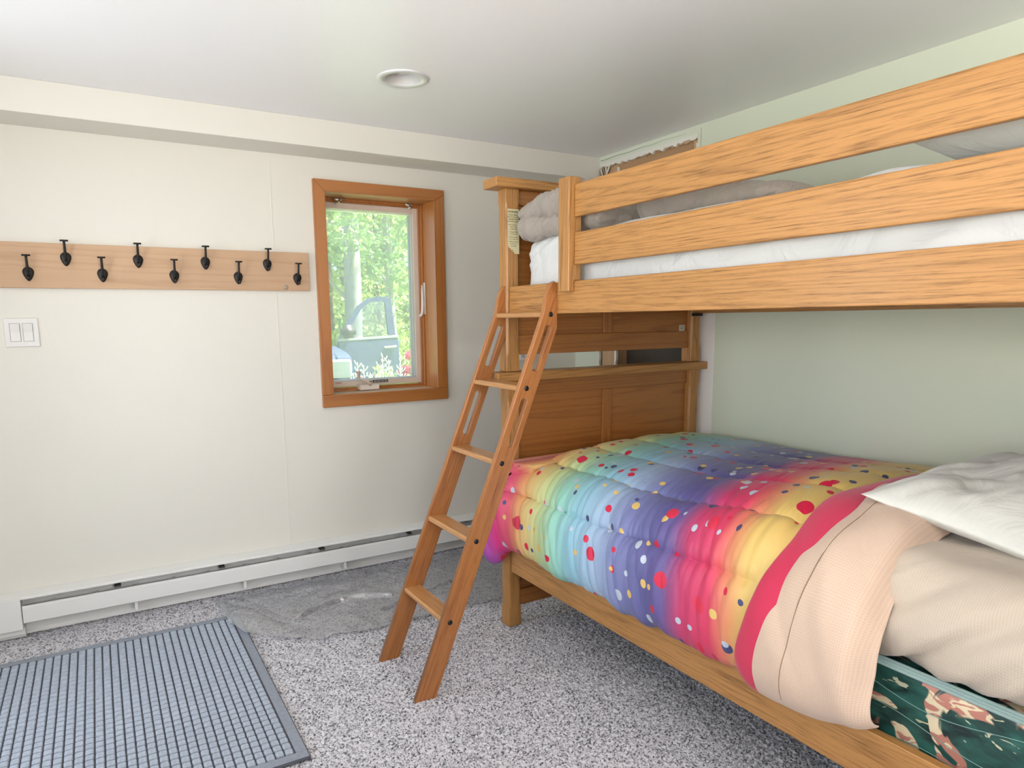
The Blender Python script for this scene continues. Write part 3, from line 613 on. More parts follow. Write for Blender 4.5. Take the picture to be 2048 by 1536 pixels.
# ------------------------------------------------------------------ bunk bed
KS = .992
def S(p): return (CAM[0]+(p[0]-CAM[0])*KS, CAM[1]+(p[1]-CAM[1])*KS, CAM[2]+(p[2]-CAM[2])*KS)
def bb(name, x0, x1, y0, y1, z0, z1, mat, par, bev=.0025, seg=2):
    a = S((x0, y0, z0)); b = S((x1, y1, z1)); return box(name, a[0], b[0], a[1], b[1], a[2], b[2], mat, par, bev, seg)
bed = thing('bunk_bed', 'golden oak twin-over-twin bunk bed with slatted guard rail and panelled ends', 'bunk bed', (-.53, -1.95, 0))
XP, YP, XQ = -1.0544, -.9746, .003; PW, PD = .059, .058; Z0 = CAM[2]-CAM[2]/KS; HY = -2.94   # HY head end post face
def post(x0, y0, z0, z1, c0, c1):
    x1 = x0+PW; y1 = y0+PD; ch = .0075; vs = []; fs = []
    def ringv(z, c, k=0):
        a, b, e, f = x0+k, x1-k, y0+k, y1-k
        for p in ((a+c, e), (b-c, e), (b, e+c), (b, f-c), (b-c, f), (a+c, f), (a, f-c), (a, e+c)): vs.append(S((p[0], p[1], z)))
    for z, c, k in ((z0, .0015, .002), (z0+.003, .0015, 0), (c0-.022, .0015, 0), (c0, ch, 0), (c1, ch, 0), (c1+.022, .0015, 0), (z1-.003, .0015, 0), (z1, .0015, .002)): ringv(z, c, k)
    for r_ in range(7):
        for i in range(8): fs.append((r_*8+i, r_*8+(i+1) % 8, r_*8+8+(i+1) % 8, r_*8+8+i))
    fs.append(tuple(range(7, -1, -1))); fs.append(tuple(range(56, 64)))
    return link('post', mesh(vs, fs), oak('z'), bed)
posts = {}
for e, y0 in (('foot', YP), ('head', HY-PD)):
    for s, x0 in (('f', XP), ('b', XQ-PW)):
        posts[e, s, 'l'] = post(x0, y0, Z0, 1.012, .085, .93); posts[e, s, 'u'] = post(x0, y0, 1.0485, 1.742, 1.13, 1.67)
    cy0, cy1 = y0-.022, y0+PD+.022
    bb('cap_rail', XP-.054, XQ+.032, cy0, cy1, 1.012, 1.047, oak('x'), bed, .004); bb('cap_rail', XP-.054, XQ+.032, cy0, cy1, 1.742, 1.777, oak('x'), bed, .004)
    f0, f1 = y0+.018, y0+.042; xi0, xi1 = XP+PW, XQ-PW
    # upper end panel
    bb('rail', xi0, xi1, f0, f1, 1.113, 1.190, oakd('x'), bed); bb('rail', xi0, xi1, f0, f1, 1.686, 1.742, oakd('x'), bed)
    bb('stile', -.5585, -.508, f0, f1, 1.190, 1.686, oakd('z'), bed); bb('panel', xi0, -.5585, f0+.009, f1-.004, 1.190, 1.686, oakd('x'), bed, .0005, 1); bb('panel', -.508, xi1, f0+.009, f1-.004, 1.190, 1.686, oakd('x'), bed, .0005, 1)
    # lower end panel
    bb('rail', xi0, xi1, f0, f1, .950, 1.012, oakd('x'), bed); bb('rail', xi0, xi1, f0, f1, .066, .136, oakd('x'), bed)
    bb('stile', -.5585, -.508, f0, f1, .136, .950, oakd('z'), bed); bb('panel', xi0, -.5585, f0+.009, f1-.004, .136, .950, oakd('x'), bed, .0005, 1); bb('panel', -.508, xi1, f0+.009, f1-.004, .136, .950, oakd('x'), bed, .0005, 1)
XR = XP+.012; oy = oak('y')
for x0, x1 in ((XR, XR+.025), (XQ-.037, XQ-.012)):
    bb('side_rail', x0, x1, HY+.0005, YP-.0005, .229, .348, oy, bed); bb('side_rail', x0, x1, HY+.0005, YP-.0005, 1.270, 1.3765, oy, bed)
bb('ledger', XR+.025, XR+.045, HY, YP, .232, .262, oy, bed); bb('ledger', XQ-.057, XQ-.037, HY, YP, .232, .262, oy, bed)
bb('ledger', XR+.025, XR+.045, HY, YP, 1.274, 1.300, oy, bed); bb('ledger', XQ-.057, XQ-.037, HY, YP, 1.274, 1.300, oy, bed)
for k in range(8):
    y = HY+.06+k*.255
    bb('mattress_slat', XR+.026, XQ-.038, y, y+.07, .262, .278, oak('x'), bed, .001, 1); bb('mattress_slat', XR+.026, XQ-.038, y, y+.07, 1.300, 1.316, oak('x'), bed, .001, 1)
bb('guard_rail', XP+.010, XP+.031, HY, -1.3862, 1.582, 1.6875, oy, bed, .004); bb('guard_rail', XP+.010, XP+.031, HY, -1.3862, 1.4275, 1.5325, oy, bed, .004)
bb('guard_rail', XQ-.031, XQ-.010, HY, YP, 1.4275, 1.5325, oy, bed, .004); 
pa = [(XP-.012, 1.341), (XR-.0004, 1.341), (XR-.0004, 1.377), (XP+.041, 1.377), (XP+.041, 1.711), (XP-.012, 1.711)]
prism('guard_post', [S((a, 0, z))[::2] for a, z in pa], 'y', S((0, -1.386, 0))[1], S((0, -1.327, 0))[1], oak('z'), bed, .003)
bb('rail_bracket', XQ-.062, XQ-.012, YP-.022, YP-.0006, 1.258, 1.270, m_black, bed, .001, 1)
# warning label on the foot post, torn at the bottom
lp = posts['foot', 'f', 'u']; m_lab = plain('label_foil', (.66, .60, .36), .4, .15, .1, 80, .06); m_ink = plain('label_ink', (.03, .028, .02), .6)
def lyz(x, z): p = S((x, YP-.0008, z)); return p
pts = [(-1.047, 1.667), (-.9965, 1.667), (-.9965, 1.5005), (-1.018, 1.501), (-1.0195, 1.509), (-1.024, 1.507), (-1.026, 1.516), (-1.034, 1.514), (-1.036, 1.523), (-1.042, 1.521), (-1.0465, 1.534)]
lbl = prism('warning_label', [S((a, 0, z))[::2] for a, z in pts], 'y', S((0, YP-.0008, 0))[1], S((0, YP, 0))[1], m_lab, lp); lbl['label'] = 'torn gold warning label with black print'
yl = S((0, YP-.0009, 0))[1]
lines = [('WARNING', 1.656, .0105), ('TO HELP PREVENT', 1.6445, .0064), ('SERIOUS OR FATAL', 1.6365, .0062), ('INJURIES FROM', 1.6285, .0064), ('ENTRAPMENT OR FALLS', 1.6205, .0052), ('Never allow a child', 1.608, .0056), ('under 6 years', 1.6005, .0056), ('on upper bunk', 1.593, .0056), ('Use guardrails', 1.582, .0064), ('on both sides', 1.574, .0064), ('Prohibit horseplay', 1.563, .0058), ('on or under beds', 1.5555, .0058), ('Prohibit more than', 1.546, .0058), ('one person on', 1.5385, .0058), ('Use ladder', 1.530, .006)]
zz0 = None
for body, z, sz in lines:
    p_ = S((-1.0215, YP, z)); text('label_print', body, sz, (p_[0], yl, p_[2]), (R(90), 0, 0), m_ink, lp, ext=.0002)
# fold the label print under the label: keep thing > part > sub-part depth
# small paper sticker on the foot panel
p_ = S((-.090, YP+.027, 1.203)); sk = box('paper_tag', p_[0]-.017, p_[0]+.017, p_[1]-.0006, p_[1]+.0004, p_[2]-.014, p_[2]+.014, plain('paper_white', (.6, .57, .48), .7), bed, 0)
boxes('tag_print', [(p_[0]-.012, p_[0]+.012, p_[1]-.0009, p_[1]-.0005, p_[2]+.004, p_[2]+.007), (p_[0]-.011, p_[0]+.008, p_[1]-.0009, p_[1]-.0005, p_[2]-.004, p_[2]-.001)], plain('tag_ink', (.2, .18, .14), .7), sk, 0)

# ------------------------------------------------------------------ ladder
lad = thing('bunk_ladder', 'oak ladder with five rungs leaning on the upper bunk side rail', 'ladder', (-1.59, -1.135, 0))
def xf(z): return -1.622+.405*z
def stringer(y0, y1):
    XT = -1.0550
    out = [(xf(0), -.004), (xf(0)+.073, -.004)]
    zr = (XT-(-1.622+.073))/.405; out += [(XT, zr), (XT, 1.366), (XT-.003, 1.373), (XT-.010, 1.377), (XT-.020, 1.372), (XT-.031, 1.355), (XT-.040, 1.332), (xf(1.27), 1.27)]
    c = bpy.data.curves.new('s', 'CURVE'); c.dimensions = '2D'; c.fill_mode = 'BOTH'; c.extrude = (y1-y0)/2-.002; c.bevel_depth = .002; c.bevel_resolution = 1
    def spl(pts):
        s = c.splines.new('POLY'); s.points.add(len(pts)-1); s.use_cyclic_u = True
        for q, p in zip(s.points, pts): q.co = (p[0], p[1], 0, 1)
    spl(out)
    for za, zb in ((1.086, 1.219), (.832, .972)):
        A = Vector((xf(za)+.0375, za)); B_ = Vector((xf(zb)+.0375, zb)); d = (B_-A).normalized(); nrm = Vector((-d.y, d.x)); r_ = .0138; pts = []
        for k in range(13): a = math.pi*k/12; pts.append(B_+(nrm*math.cos(a)*r_+d*math.sin(a)*r_))
        for k in range(13): a = math.pi*k/12; pts.append(A+(-nrm*math.cos(a)*r_-d*math.sin(a)*r_))
        spl([(p.x, p.y) for p in pts])
    o = bpy.data.objects.new('s', c); COL.objects.link(o); dg = bpy.context.evaluated_depsgraph_get(); me = bpy.data.meshes.new_from_object(o.evaluated_get(dg)); bpy.data.objects.remove(o)
    me.transform(Matrix.Translation((0, (y0+y1)/2, 0)) @ Matrix.Rotation(R(90), 4, 'X')); me.materials.clear()
    return link('stringer', me, oak_lad, lad)
s1 = stringer(-1.305, -1.285); s2_ = stringer(-.985, -.965)
oaky = wood('oak_rung', 'y', (.52, .25, .085), (.30, .125, .04), coat=.35, rough=.3)
for z in (1.276, 1.028, .782, .524, .265):
    x0 = xf(z)+.0005; prism('rung', [(x0-.003, z-.004), (x0+.002, z), (x0+.062, z), (x0+.062, z-.019), (x0+.001, z-.019), (x0-.003, z-.016)], 'y', -1.286, -.984, oaky, lad, .0015)
for x, z in ((-1.080, 1.267), (-1.180, 1.018), (-1.281, .768), (-1.384, .512), (-1.489, .248)):
    lathe('screw_plug', [(0, -.0016), (.0075, -.0016), (.0090, -.0006), (.0092, .002)], (x, -1.305, z), m_black, s1, 24, 'y')
    lathe('screw_plug', [(.0092, -.002), (.0090, .0006), (.0075, .0016), (0, .0016)], (x, -.965, z), m_black, s2_, 24, 'y')

# ------------------------------------------------------------------ upper bedding
def cloth(name, P, F, mat, label, cat, uv=None, solid=0, parent=None):
    o = link(name, fastmesh(P, F, uv), mat, parent, True)
    if label: setp(o, label, cat)
    if solid:
        md = o.modifiers.new('thick', 'SOLIDIFY'); md.thickness = solid; md.offset = -1
    return o
def d_umat(P, N):
    x, y, z = P[:, 0], P[:, 1], P[:, 2]; side = np.clip(-N[:, 0], 0, 1); topm = np.clip(N[:, 2], 0, 1)
    wv = vn(y*7+z*12, z*3, 11)*.012+np.abs(vn(y*12+z*26, z*4, 12))*-.014
    tp = vn(x*5, y*5, 13)*.008+vn(x*13, y*11, 14)*.003
    foot = np.clip(N[:, 1], 0, 1)*vn(x*20, z*4, 15)*.004
    return N*(side*wv*.9+topm*tp+foot)[:, None]
P, F = rbox((-.998, -2.92, 1.318), (-.065, -1.002, 1.552), .055, .014, d_umat)
cloth('mattress', P, F, m_wsheet, 'upper bunk mattress under a white fitted sheet', 'mattress')
def fold_disp(seed, amp=.009):
    def f(P, N):
        x, y, z = P[:, 0], P[:, 1], P[:, 2]
        a = vn(x*9+y*14, z*10+y*3, seed)*amp-np.abs(vn(x*10+y*30+z*16, z*10+x*5, seed+1))*amp*1.6-np.abs(vn(x*8+y*55+z*30, z*14, seed+2))*amp*.8+amp*.8
        return N*a[:, None]
    return f
parts = []
def addp(P, F): n = sum(len(p[0]) for p in parts); parts.append((P, F+n))
# lower and upper layer of the folded duvet at the foot end, then the lump behind it
P, F = rbox((-1.010, -1.46, 1.548), (-.08, -1.000, 1.632), .040, .008, fold_disp(20)); P[:, 0] += -.016*sstep((P[:, 1]+1.25)/.2)*np.clip((-.6-P[:, 0])/.4, 0, 1); addp(P, F)
P, F = rbox((-1.022, -1.43, 1.602), (-.08, -.998, 1.708), .052, .008, fold_disp(30, .010))
P[:, 2] -= .045*sstep((P[:, 1]+1.14)/.14)*np.clip((P[:, 2]-1.62)/.08, 0, 1); P[:, 0] += -.012*np.clip((-.6-P[:, 0])/.4, 0, 1); addp(P, F)
P, F = rbox((-.90, -2.06, 1.552), (-.10, -1.50, 1.66), .052, .013, fold_disp(40, .008))
P[:, 2] -= (P[:, 2]-1.55)*.55*sstep((-1.72-P[:, 1])/.34); addp(P, F)
cloth('folded_duvet', np.concatenate([p[0] for p in parts]), np.concatenate([p[1] for p in parts]), m_greyc, 'taupe grey duvet folded up at the foot of the upper bunk', 'duvet')
# hanging corner tab
def pillow(name, c, a, b, hgt, rot, seed, label, ear=.07, tilt=(0, 0), n=90, mat=None, press=0):
    u = np.linspace(-1, 1, n); U, V = np.meshgrid(u, u, indexing='ij')
    U = np.sin(U*math.pi/2); V = np.sin(V*math.pi/2)
    prof = (np.maximum(0, 1-np.abs(U)**3.2)**.62)*(np.maximum(0, 1-np.abs(V)**3.2)**.62)
    Xx = a*U*(1-ear*(1-V**2)); Yy = b*V*(1-ear*(1-U**2))
    wr = (vn(U*3+V*2, V*3-U, seed)*.012+vn(U*9-V*5, V*8+U*3, seed+1)*.003+np.abs(vn(U*5+V*6, V*3, seed+2))*.007)*(.25+prof)
    cr_ = np.sin((np.abs(U)-np.abs(V))*22)*.004*np.clip((np.abs(U)+np.abs(V)-1.0), 0, 1)
    wr = (wr+cr_)*np.clip(prof*2.2, 0, 1); edg = vn(U*2.5, V*2.5, seed+7)*.008; top = prof*hgt*.62+wr*1.25+edg; bot = -prof*hgt*.38*(1-press)+wr*.2+edg
    def pack(Z):
        P = np.stack([Xx, Yy, Z], -1).reshape(-1, 3); return P
    Pt = pack(top); Pb = pack(np.minimum(bot, top)); F = gridfaces(n, n); P = np.concatenate([Pt, Pb]); F = np.concatenate([F, F[:, ::-1]+n*n])
    Mx = np.array(Euler((tilt[0], tilt[1], rot)).to_matrix()); P = P@Mx.T+np.array(c)
    me = fastmesh(P, F); bm = bmesh.new(); bm.from_mesh(me); bmesh.ops.remove_doubles(bm, verts=bm.verts, dist=1e-5)
    bmesh.ops.recalc_face_normals(bm, faces=bm.faces); me2 = bpy.data.meshes.new('m'); bm.to_mesh(me2); bm.free()
    return setp(link(name, me2, mat or m_wpil, None, True), label, 'pillow')
pillow('pillow', (-.54, -2.62, 1.615), .40, .27, .165, R(4), 50, 'white pillow on the upper bunk, seen between the guard rails')

# ------------------------------------------------------------------ lower bunk: box spring, mattress
bs = thing('box_spring', 'dark green floral box spring inside the lower side rail', 'box spring', (-.5, -1.95, .28))
def d_bs(P, N):
    y, z, x = P[:, 1], P[:, 2], P[:, 0]; side = np.abs(N[:, 0])+np.abs(N[:, 1])
    q = np.abs(np.sin(z*26+1.3*np.sin(y*14)))**.35+np.abs(np.sin(y*9+1.3*np.sin(z*22)))**.35
    return N*((q-1.6)*.005*side)[:, None]
P, F = rbox((-1.008, -2.92, .281), (-.062, -1.0, .500), .018, .009, d_bs)
link('ticking', fastmesh(P, F), m_floral, bs, True)
# stitched quilting waves
m_thr = plain('teal_thread', (.20, .34, .30), .6)
for z0, ph in ((.45, 0), (.39, 1.6), (.33, 3.0)):
    tube('quilting_seam', [(-1.0095, -2.9+i*.02, z0+.018*math.sin(i*.28+ph)) for i in range(95)], .0009, m_thr, bs, 5)
pipe = plain('piping_teal', (.26, .36, .34), .6, 0, .3, 200)
for z in (.502,):
    for k in range(3): 
        q_ = .002*k; tube('piping', [(-1.006+k*.0045, -2.925, z-.006+.0045*k), (-1.006+k*.0045, -1.0, z-.006+.0045*k)], .0042, pipe, bs, 8)
def d_lm(P, N):
    x, y, z = P[:, 0], P[:, 1], P[:, 2]; side = np.clip(-N[:, 0], 0, 1); tp = np.clip(N[:, 2], 0, 1); s_ = np.clip((.70-z)/.17, 0, 1)
    low = np.clip((.60-z)/.08, 0, 1)
    q = y*11+(z-.52)*17
    cre = (np.maximum(0, vn(q, z*2, 61))**1.2)*.045*(.35+.65*s_)+vn(q*2.3, z*3, 62)*.008*(.3+s_)+((1-np.abs(vn(y*11+(z-.52)*19, z*1.5, 67)))**5)*.020*(.4+.6*s_)+vn(y*40, z*8, 63)*.004*low
    d = N*(side*cre+tp*(vn(x*5, y*5, 64)*.006+vn(x*3+y*13, x*9, 65)*.005))[:, None]
    d[:, 2] += .058*sstep((-y-2.0)/.5)*np.clip((z-.55)/.15, 0, 1)
    d[:, 2] += side*low*(.010*vn(y*13, y*0, 66))
    return d
P, F = rbox((-1.022, -2.92, .519), (-.055, -1.015, .692), .095, .011, d_lm)
uv = np.stack([P[:, 1], P[:, 0]*.9+P[:, 2]], -1)
cloth('mattress', P, F, m_beige, 'lower bunk mattress under a wrinkled beige waffle sheet', 'mattress', uv)

# ------------------------------------------------------------------ lower bedding: comforter and turned-back sheet share this cross-section
ctl = [(-.028, .700), (-.12, .722), (-.30, .738), (-.50, .742), (-.70, .734), (-.84, .718), (-.94, .690), (-1.02, .650), (-1.070, .598), (-1.092, .540), (-1.098, .480), (-1.096, .430), (-1.086, .392), (-1.066, .3725), (-1.045, .3635)]
def catmull(c, m=24):
    c = [np.array(q, float) for q in c]; c = [2*c[0]-c[1]]+c+[2*c[-1]-c[-2]]; out = []
    for i in range(1, len(c)-2):
        for k in range(m):
            t = k/m; out.append(.5*((2*c[i])+(-c[i-1]+c[i+1])*t+(2*c[i-1]-5*c[i]+4*c[i+1]-c[i+2])*t*t+(-c[i-1]+3*c[i]-3*c[i+1]+c[i+2])*t**3))
    out.append(c[-2]); return np.array(out)
SC = catmull(ctl); sl = np.concatenate([[0], np.cumsum(np.linalg.norm(np.diff(SC, axis=0), axis=1))]); SL = sl[-1]
def sec(t):   # t = arc length from the wall side -> point and outward normal
    x = np.interp(t, sl, SC[:, 0]); z = np.interp(t, sl, SC[:, 1]); e = .012
    tx = np.interp(t+e, sl, SC[:, 0])-np.interp(t-e, sl, SC[:, 0]); tz = np.interp(t+e, sl, SC[:, 1])-np.interp(t-e, sl, SC[:, 1]); l = np.hypot(tx, tz)+1e-9
    return x, z, tz/l*-1*-1, -tx/l    # outward normal (x,z)
# check orientation: along +t x decreases (tx<0) so nz=-tx>0 on top, nx=tz<0 on the side
def tx_of(x): return float(np.interp(-x, -SC[:, 0][:250], sl[:250]))
T_ridge = float(sl[np.argmin(np.abs(SC[:, 0]+.935)+10*(SC[:, 1] < .6))]); T_low = float(sl[np.argmin(np.abs(SC[:, 1]-.588)+10*(SC[:, 0] > -1))])
seams_t = [T_ridge-.62, T_ridge-.41, T_ridge-.205, T_ridge, T_low, SL+.02]
nu, nv = 430, 330
u = np.linspace(0, 1, nu); t = np.linspace(0, SL, nv); Ug, Tg = np.meshgrid(u, t, indexing='ij')
yst = np.interp(t, [0, T_ridge-.05, T_ridge+.06, T_low, SL], [-1.004, -1.004, -.996, -.965, -.945]); yend = -2.205
yend = yend-.045*sstep((SL-.05-t)/.32)[None, :]; L_ = yst[None, :]-(yst[None, :]-yend)*Ug; Yg = L_
sdist = (yst[None, :]-Yg)
x, z, nxn, nzn = sec(Tg)
# stadium shaped quilting: seams run lengthwise, the ridge seam turns round near the foot
wob = .006*vn(Yg*9, Tg*0, 71)
edges = [-.02]+[s for s in seams_t]
puff = np.zeros_like(Tg); gath = np.zeros_like(Tg)
for a, b in zip(edges[:-1], edges[1:]):
    f = (Tg+wob-a)/(b-a); ins = (f >= 0) & (f < 1); w_ = np.where(ins, np.clip(np.minimum(f, 1-f)*(b-a), 0, None), 0)
    puff += np.where(ins, (1-np.exp(-w_/.021))*(.022 if a > T_ridge-.01 else .015), 0); gath += np.where(ins, np.exp(-w_/.035), 0)
# cross seam closing the inner channels at the foot end (inside the ridge seam)
inner = sstep((T_ridge-Tg)/.02); cd_ = np.abs(sdist-(.105+.35*np.clip((Tg-(T_ridge-.08)), 0, 1)**1.0))
cs = np.exp(-(cd_/.014)**2)*inner; puff -= .007*cs
fine = vn(Yg*52, Tg*5, 72)*.0075*(.25+gath)+vn(Yg*95, Tg*9, 73)*.003*gath+np.abs(vn(Yg*30+Tg*8, Tg*4, 77))*.007+vn(Yg*17+Tg*6, Tg*6, 74)*.006+vn(Yg*6, Tg*5, 75)*.006-.004
foot = sstep(1-sdist/.13); topw = np.clip(nzn, 0, 1)
head = sstep((-Yg-1.72)/.45)
fine *= (1-.55*sstep((T_ridge-.05-Tg)/.05)); off = (puff+fine)*(1-sstep((Ug-.93)/.06))
X3 = x+nxn*off; Z3 = z+nzn*off
Z3 += topw*(-.040*foot**1.5*sstep((Tg-.15)/.3)-.02*foot+.052*head*np.clip(1-np.abs(x+.72)/.8, 0, 1)**.6)
# hanging foot corner: sags below the rail outside the post
sidew = np.clip((.62-z)/.25, 0, 1); corner = sstep(1-(sdist)/.11)
Z3 -= .085*corner*sidew**1.3; X3 -= .034*sstep(1-sdist/.16)*np.clip((.75-z)/.15, 0, 1)+.012*np.clip(sidew, 0, 1)
bot = np.clip((Tg-(SL-.10))/.10, 0, 1); Z3 += bot*(.010*vn(Yg*11, Yg*0, 76)+.004)
Z3 = np.where((X3 > -1.068) & (Tg > SL*.8) & (sdist > .08), np.maximum(Z3, .358), Z3)
X3 = np.where((sdist < .14) & (Z3 < .70), np.minimum(X3, -1.070+.35*np.clip((sdist-.045), 0, 1)), X3)
uvx = (-.945-Yg)+.20*(1-Tg/SL)-.0; uv = np.stack([uvx, Tg], -1).reshape(-1, 2)
com = cloth('comforter', np.stack([X3, Yg, Z3], -1).reshape(-1, 3), gridfaces(nu, nv), m_rain, 'puffy rainbow striped comforter with confetti dots on the lower bunk', 'comforter', uv, .006)
# crimson lining turned back at the head side of the comforter
def band(y0, y1, off0, mat, name, parent, nu=40, nv=300, tmin=.0, tmax=None, bulge=.012, seed=80, edge=0, skew=0.0, uvs=1, extra=0., low=0):
    u = np.linspace(0, 1, nu); t = np.linspace(tmin, tmax or SL, nv); Ug, Tg = np.meshgrid(u, t, indexing='ij')
    x, z, nx_, nz_ = sec(Tg); sk = -.050*sstep((SL-.05-Tg)/.32)*(1-Ug*skew)
    Y = y0+(y1-y0)*Ug+sk+skew*Ug*(.022*sstep((SL-.12-Tg)/.3)-.012*sstep((Tg-(SL-.14))/.14))+.004*vn(Tg*9, Ug*2, seed); o_ = off0+bulge*np.sin(np.pi*Ug)**.6+vn(Y*9+Tg*3, Tg*5, seed+1)*.010+vn(Y*20+Tg*8, Tg*7, seed+2)*.004+np.maximum(0, vn(Y*8+Tg*6, Tg*2, seed+3))*.014+((1-np.abs(vn(Y*6-Tg*4, Tg*2.0, seed+4)))**3)*.008*(bulge > .015)
    if edge: o_ -= edge*sstep((Ug-.80)/.20)**1.5*(1-.8*sstep((Tg-(SL-.16))/.14))
    tw = np.clip(nz_, 0, 1); hd = sstep((-Y-1.72)/.45)
    X_ = x+nx_*o_; Z_ = z+nz_*o_+tw*.052*hd*np.clip(1-np.abs(x+.72)/.8, 0, 1)**.6
    lo_ = np.clip((.62-z)/.2, 0, 1); X_ -= .016*lo_+extra*lo_; Z_ += low*Ug*np.clip((Tg-(SL-.25))/.25, 0, 1)-.012*np.clip((Tg-(SL-.12))/.12, 0, 1)*(low > 0)
    X_ = np.where((Tg > SL-.10), np.minimum(X_, -1.078), X_)
    uv = np.stack([Y, Tg], -1).reshape(-1, 2)
    return X_, Y, Z_, uv, gridfaces(nu, nv)
X_, Y_, Z_, uv, F = band(-2.172, -2.262, .016, m_red, '', None, skew=0, bulge=.014, seed=80)
cloth('crimson_lining', np.stack([X_, Y_, Z_], -1).reshape(-1, 3), F, m_red, None, None, uv, .004, com)['label'] = 'crimson turned-back lining edge'
X_, Y_, Z_, uv, F = band(-2.226, -2.492, .020, m_peach, '', None, skew=1, nu=110, nv=340, bulge=.020, seed=90, edge=.050, extra=.0, low=.046)
sh = cloth('top_sheet', np.stack([X_, Y_, Z_], -1).reshape(-1, 3), F, m_peach, 'peach waffle-weave top sheet folded back over the rainbow comforter', 'bed sheet', uv, .003)
# hem seam 9 cm in from the folded edge, and the bottom hem
i_ = 34; hem = [(X_[i_, j]-.0032*(Z_[i_, j] < .72), Y_[i_, j], Z_[i_, j]+.0036*(Z_[i_, j] > .60)) for j in range(2, 338, 3)]
tube('hem_seam', hem, .0011, plain('hem_brown', (.26, .17, .10), .8), sh, 5)
hem = [(X_[i, -6]-.0038, Y_[i, -6], Z_[i, -6]) for i in range(1, 109, 2)]; tube('hem_seam', hem, .0012, plain('hem_peach', (.62, .40, .30), .8), sh, 5)
pillow('pillow', (-.50, -2.58, .772), .375, .29, .150, R(3), 55, 'white pillow at the head of the lower bunk beside the peach sheet', .05, (R(10), R(1)), 110)

# ------------------------------------------------------------------ outdoors
GZ = -.22
m_grass = plain('grass_ground', (.20, .30, .09), .95, 0, .6, 12, .3, .1, 1.2)
st(box('ground', -14, 22, .4, 40, GZ-.3, GZ, m_grass, None, 0))
def leafm(name, c1, c2):
    m = bpy.data.materials.new(name); m.use_nodes = True; N = m.node_tree.nodes; L = m.node_tree.links; p = N['Principled BSDF']; out = N['Material Output']
    tc = N.new('ShaderNodeTexCoord'); n = N.new('ShaderNodeTexNoise'); n.inputs['Scale'].default_value = 3; n.inputs['Detail'].default_value = 5; L.new(tc.outputs['Object'], n.inputs['Vector'])
    mx = N.new('ShaderNodeValToRGB'); mx.color_ramp.elements[0].position = .35; mx.color_ramp.elements[1].position = .65; mx.color_ramp.elements[0].color = (*c1, 1); mx.color_ramp.elements[1].color = (*c2, 1); L.new(n.outputs[0], mx.inputs[0])
    L.new(mx.outputs[0], p.inputs['Base Color']); p.inputs['Roughness'].default_value = .6
    tr = N.new('ShaderNodeBsdfTranslucent'); L.new(mx.outputs[0], tr.inputs[0]); ms = N.new('ShaderNodeMixShader'); ms.inputs[0].default_value = .45
    L.new(p.outputs[0], ms.inputs[1]); L.new(tr.outputs[0], ms.inputs[2]); L.new(ms.outputs[0], out.inputs[0]); return m
m_leaf = [leafm('leaves_green', (.14, .30, .10), (.34, .50, .16)), leafm('leaves_yellow_green', (.28, .42, .10), (.55, .62, .22)), leafm('leaves_blue_green', (.12, .28, .16), (.30, .46, .26))]
m_bark = [plain('bark_grey', (.34, .33, .33), .9, 0, 1, 20, .3, .1, 8), plain('bark_brown', (.16, .13, .11), .9, 0, 1, 20, .3, .1, 8)]
def leaves(centers, radii, n, size, seed):
    rs = np.random.RandomState(seed); k = rs.randint(0, len(centers), n); c = np.array(centers)[k]; r = np.array(radii)[k]
    d = rs.normal(size=(n, 3)); d /= np.linalg.norm(d, axis=1, keepdims=True); p = c+d*(r*rs.uniform(.25, 1, (n, 1))**.6)
    a = rs.normal(size=(n, 3)); a /= np.linalg.norm(a, axis=1, keepdims=True); b = np.cross(a, rs.normal(size=(n, 3))); b /= np.linalg.norm(b, axis=1, keepdims=True)
    s = size*rs.uniform(.6, 1.3, (n, 1)); V = np.stack([p-a*s, p-b*s*.45, p+a*s, p+b*s*.45], 1).reshape(-1, 3)
    return fastmesh(V, np.arange(4*n).reshape(-1, 4))
def tree(x, y, rad, hgt, crown_z, cr, kind, label, bark, n=2600, size=.085, seed=0, group='woodland trees outside the window'):
    rs = np.random.RandomState(seed); t_ = thing('tree', label, 'tree', (x, y, GZ), group)
    lean = rs.uniform(-.25, .25); pts = [(x+lean*k/6+.05*math.sin(k+seed), y, GZ-.05+hgt*k/6) for k in range(7)]
    tk = tube('trunk', pts, [rad*1.25, rad, rad*.95, rad*.85, rad*.7, rad*.5, rad*.25], m_bark[bark], t_, 14)
    cs = []; rd = []
    for k in range(int(cr*9)+5):
        q = rs.uniform(crown_z, hgt+.6); a = rs.uniform(0, 6.28); rr_ = rs.uniform(.2, cr); cs.append((x+rr_*math.cos(a), y+rr_*math.sin(a)*.7, GZ+q)); rd.append([rs.uniform(.45, .85)])
    link('foliage', leaves(cs, rd, n, size, seed), m_leaf[kind], t_)
    bmb = bmesh.new()
    for c in cs[:9]: tube('', [(x+lean*.5, y, max(GZ+1, c[2]-.9)), ((x+c[0])/2, (y+c[1])/2, c[2]-.35), c], [rad*.22, rad*.14, .01], None, bm=bmb, n=6)
    link('branches', frombm(bmb), m_bark[bark], t_, True)
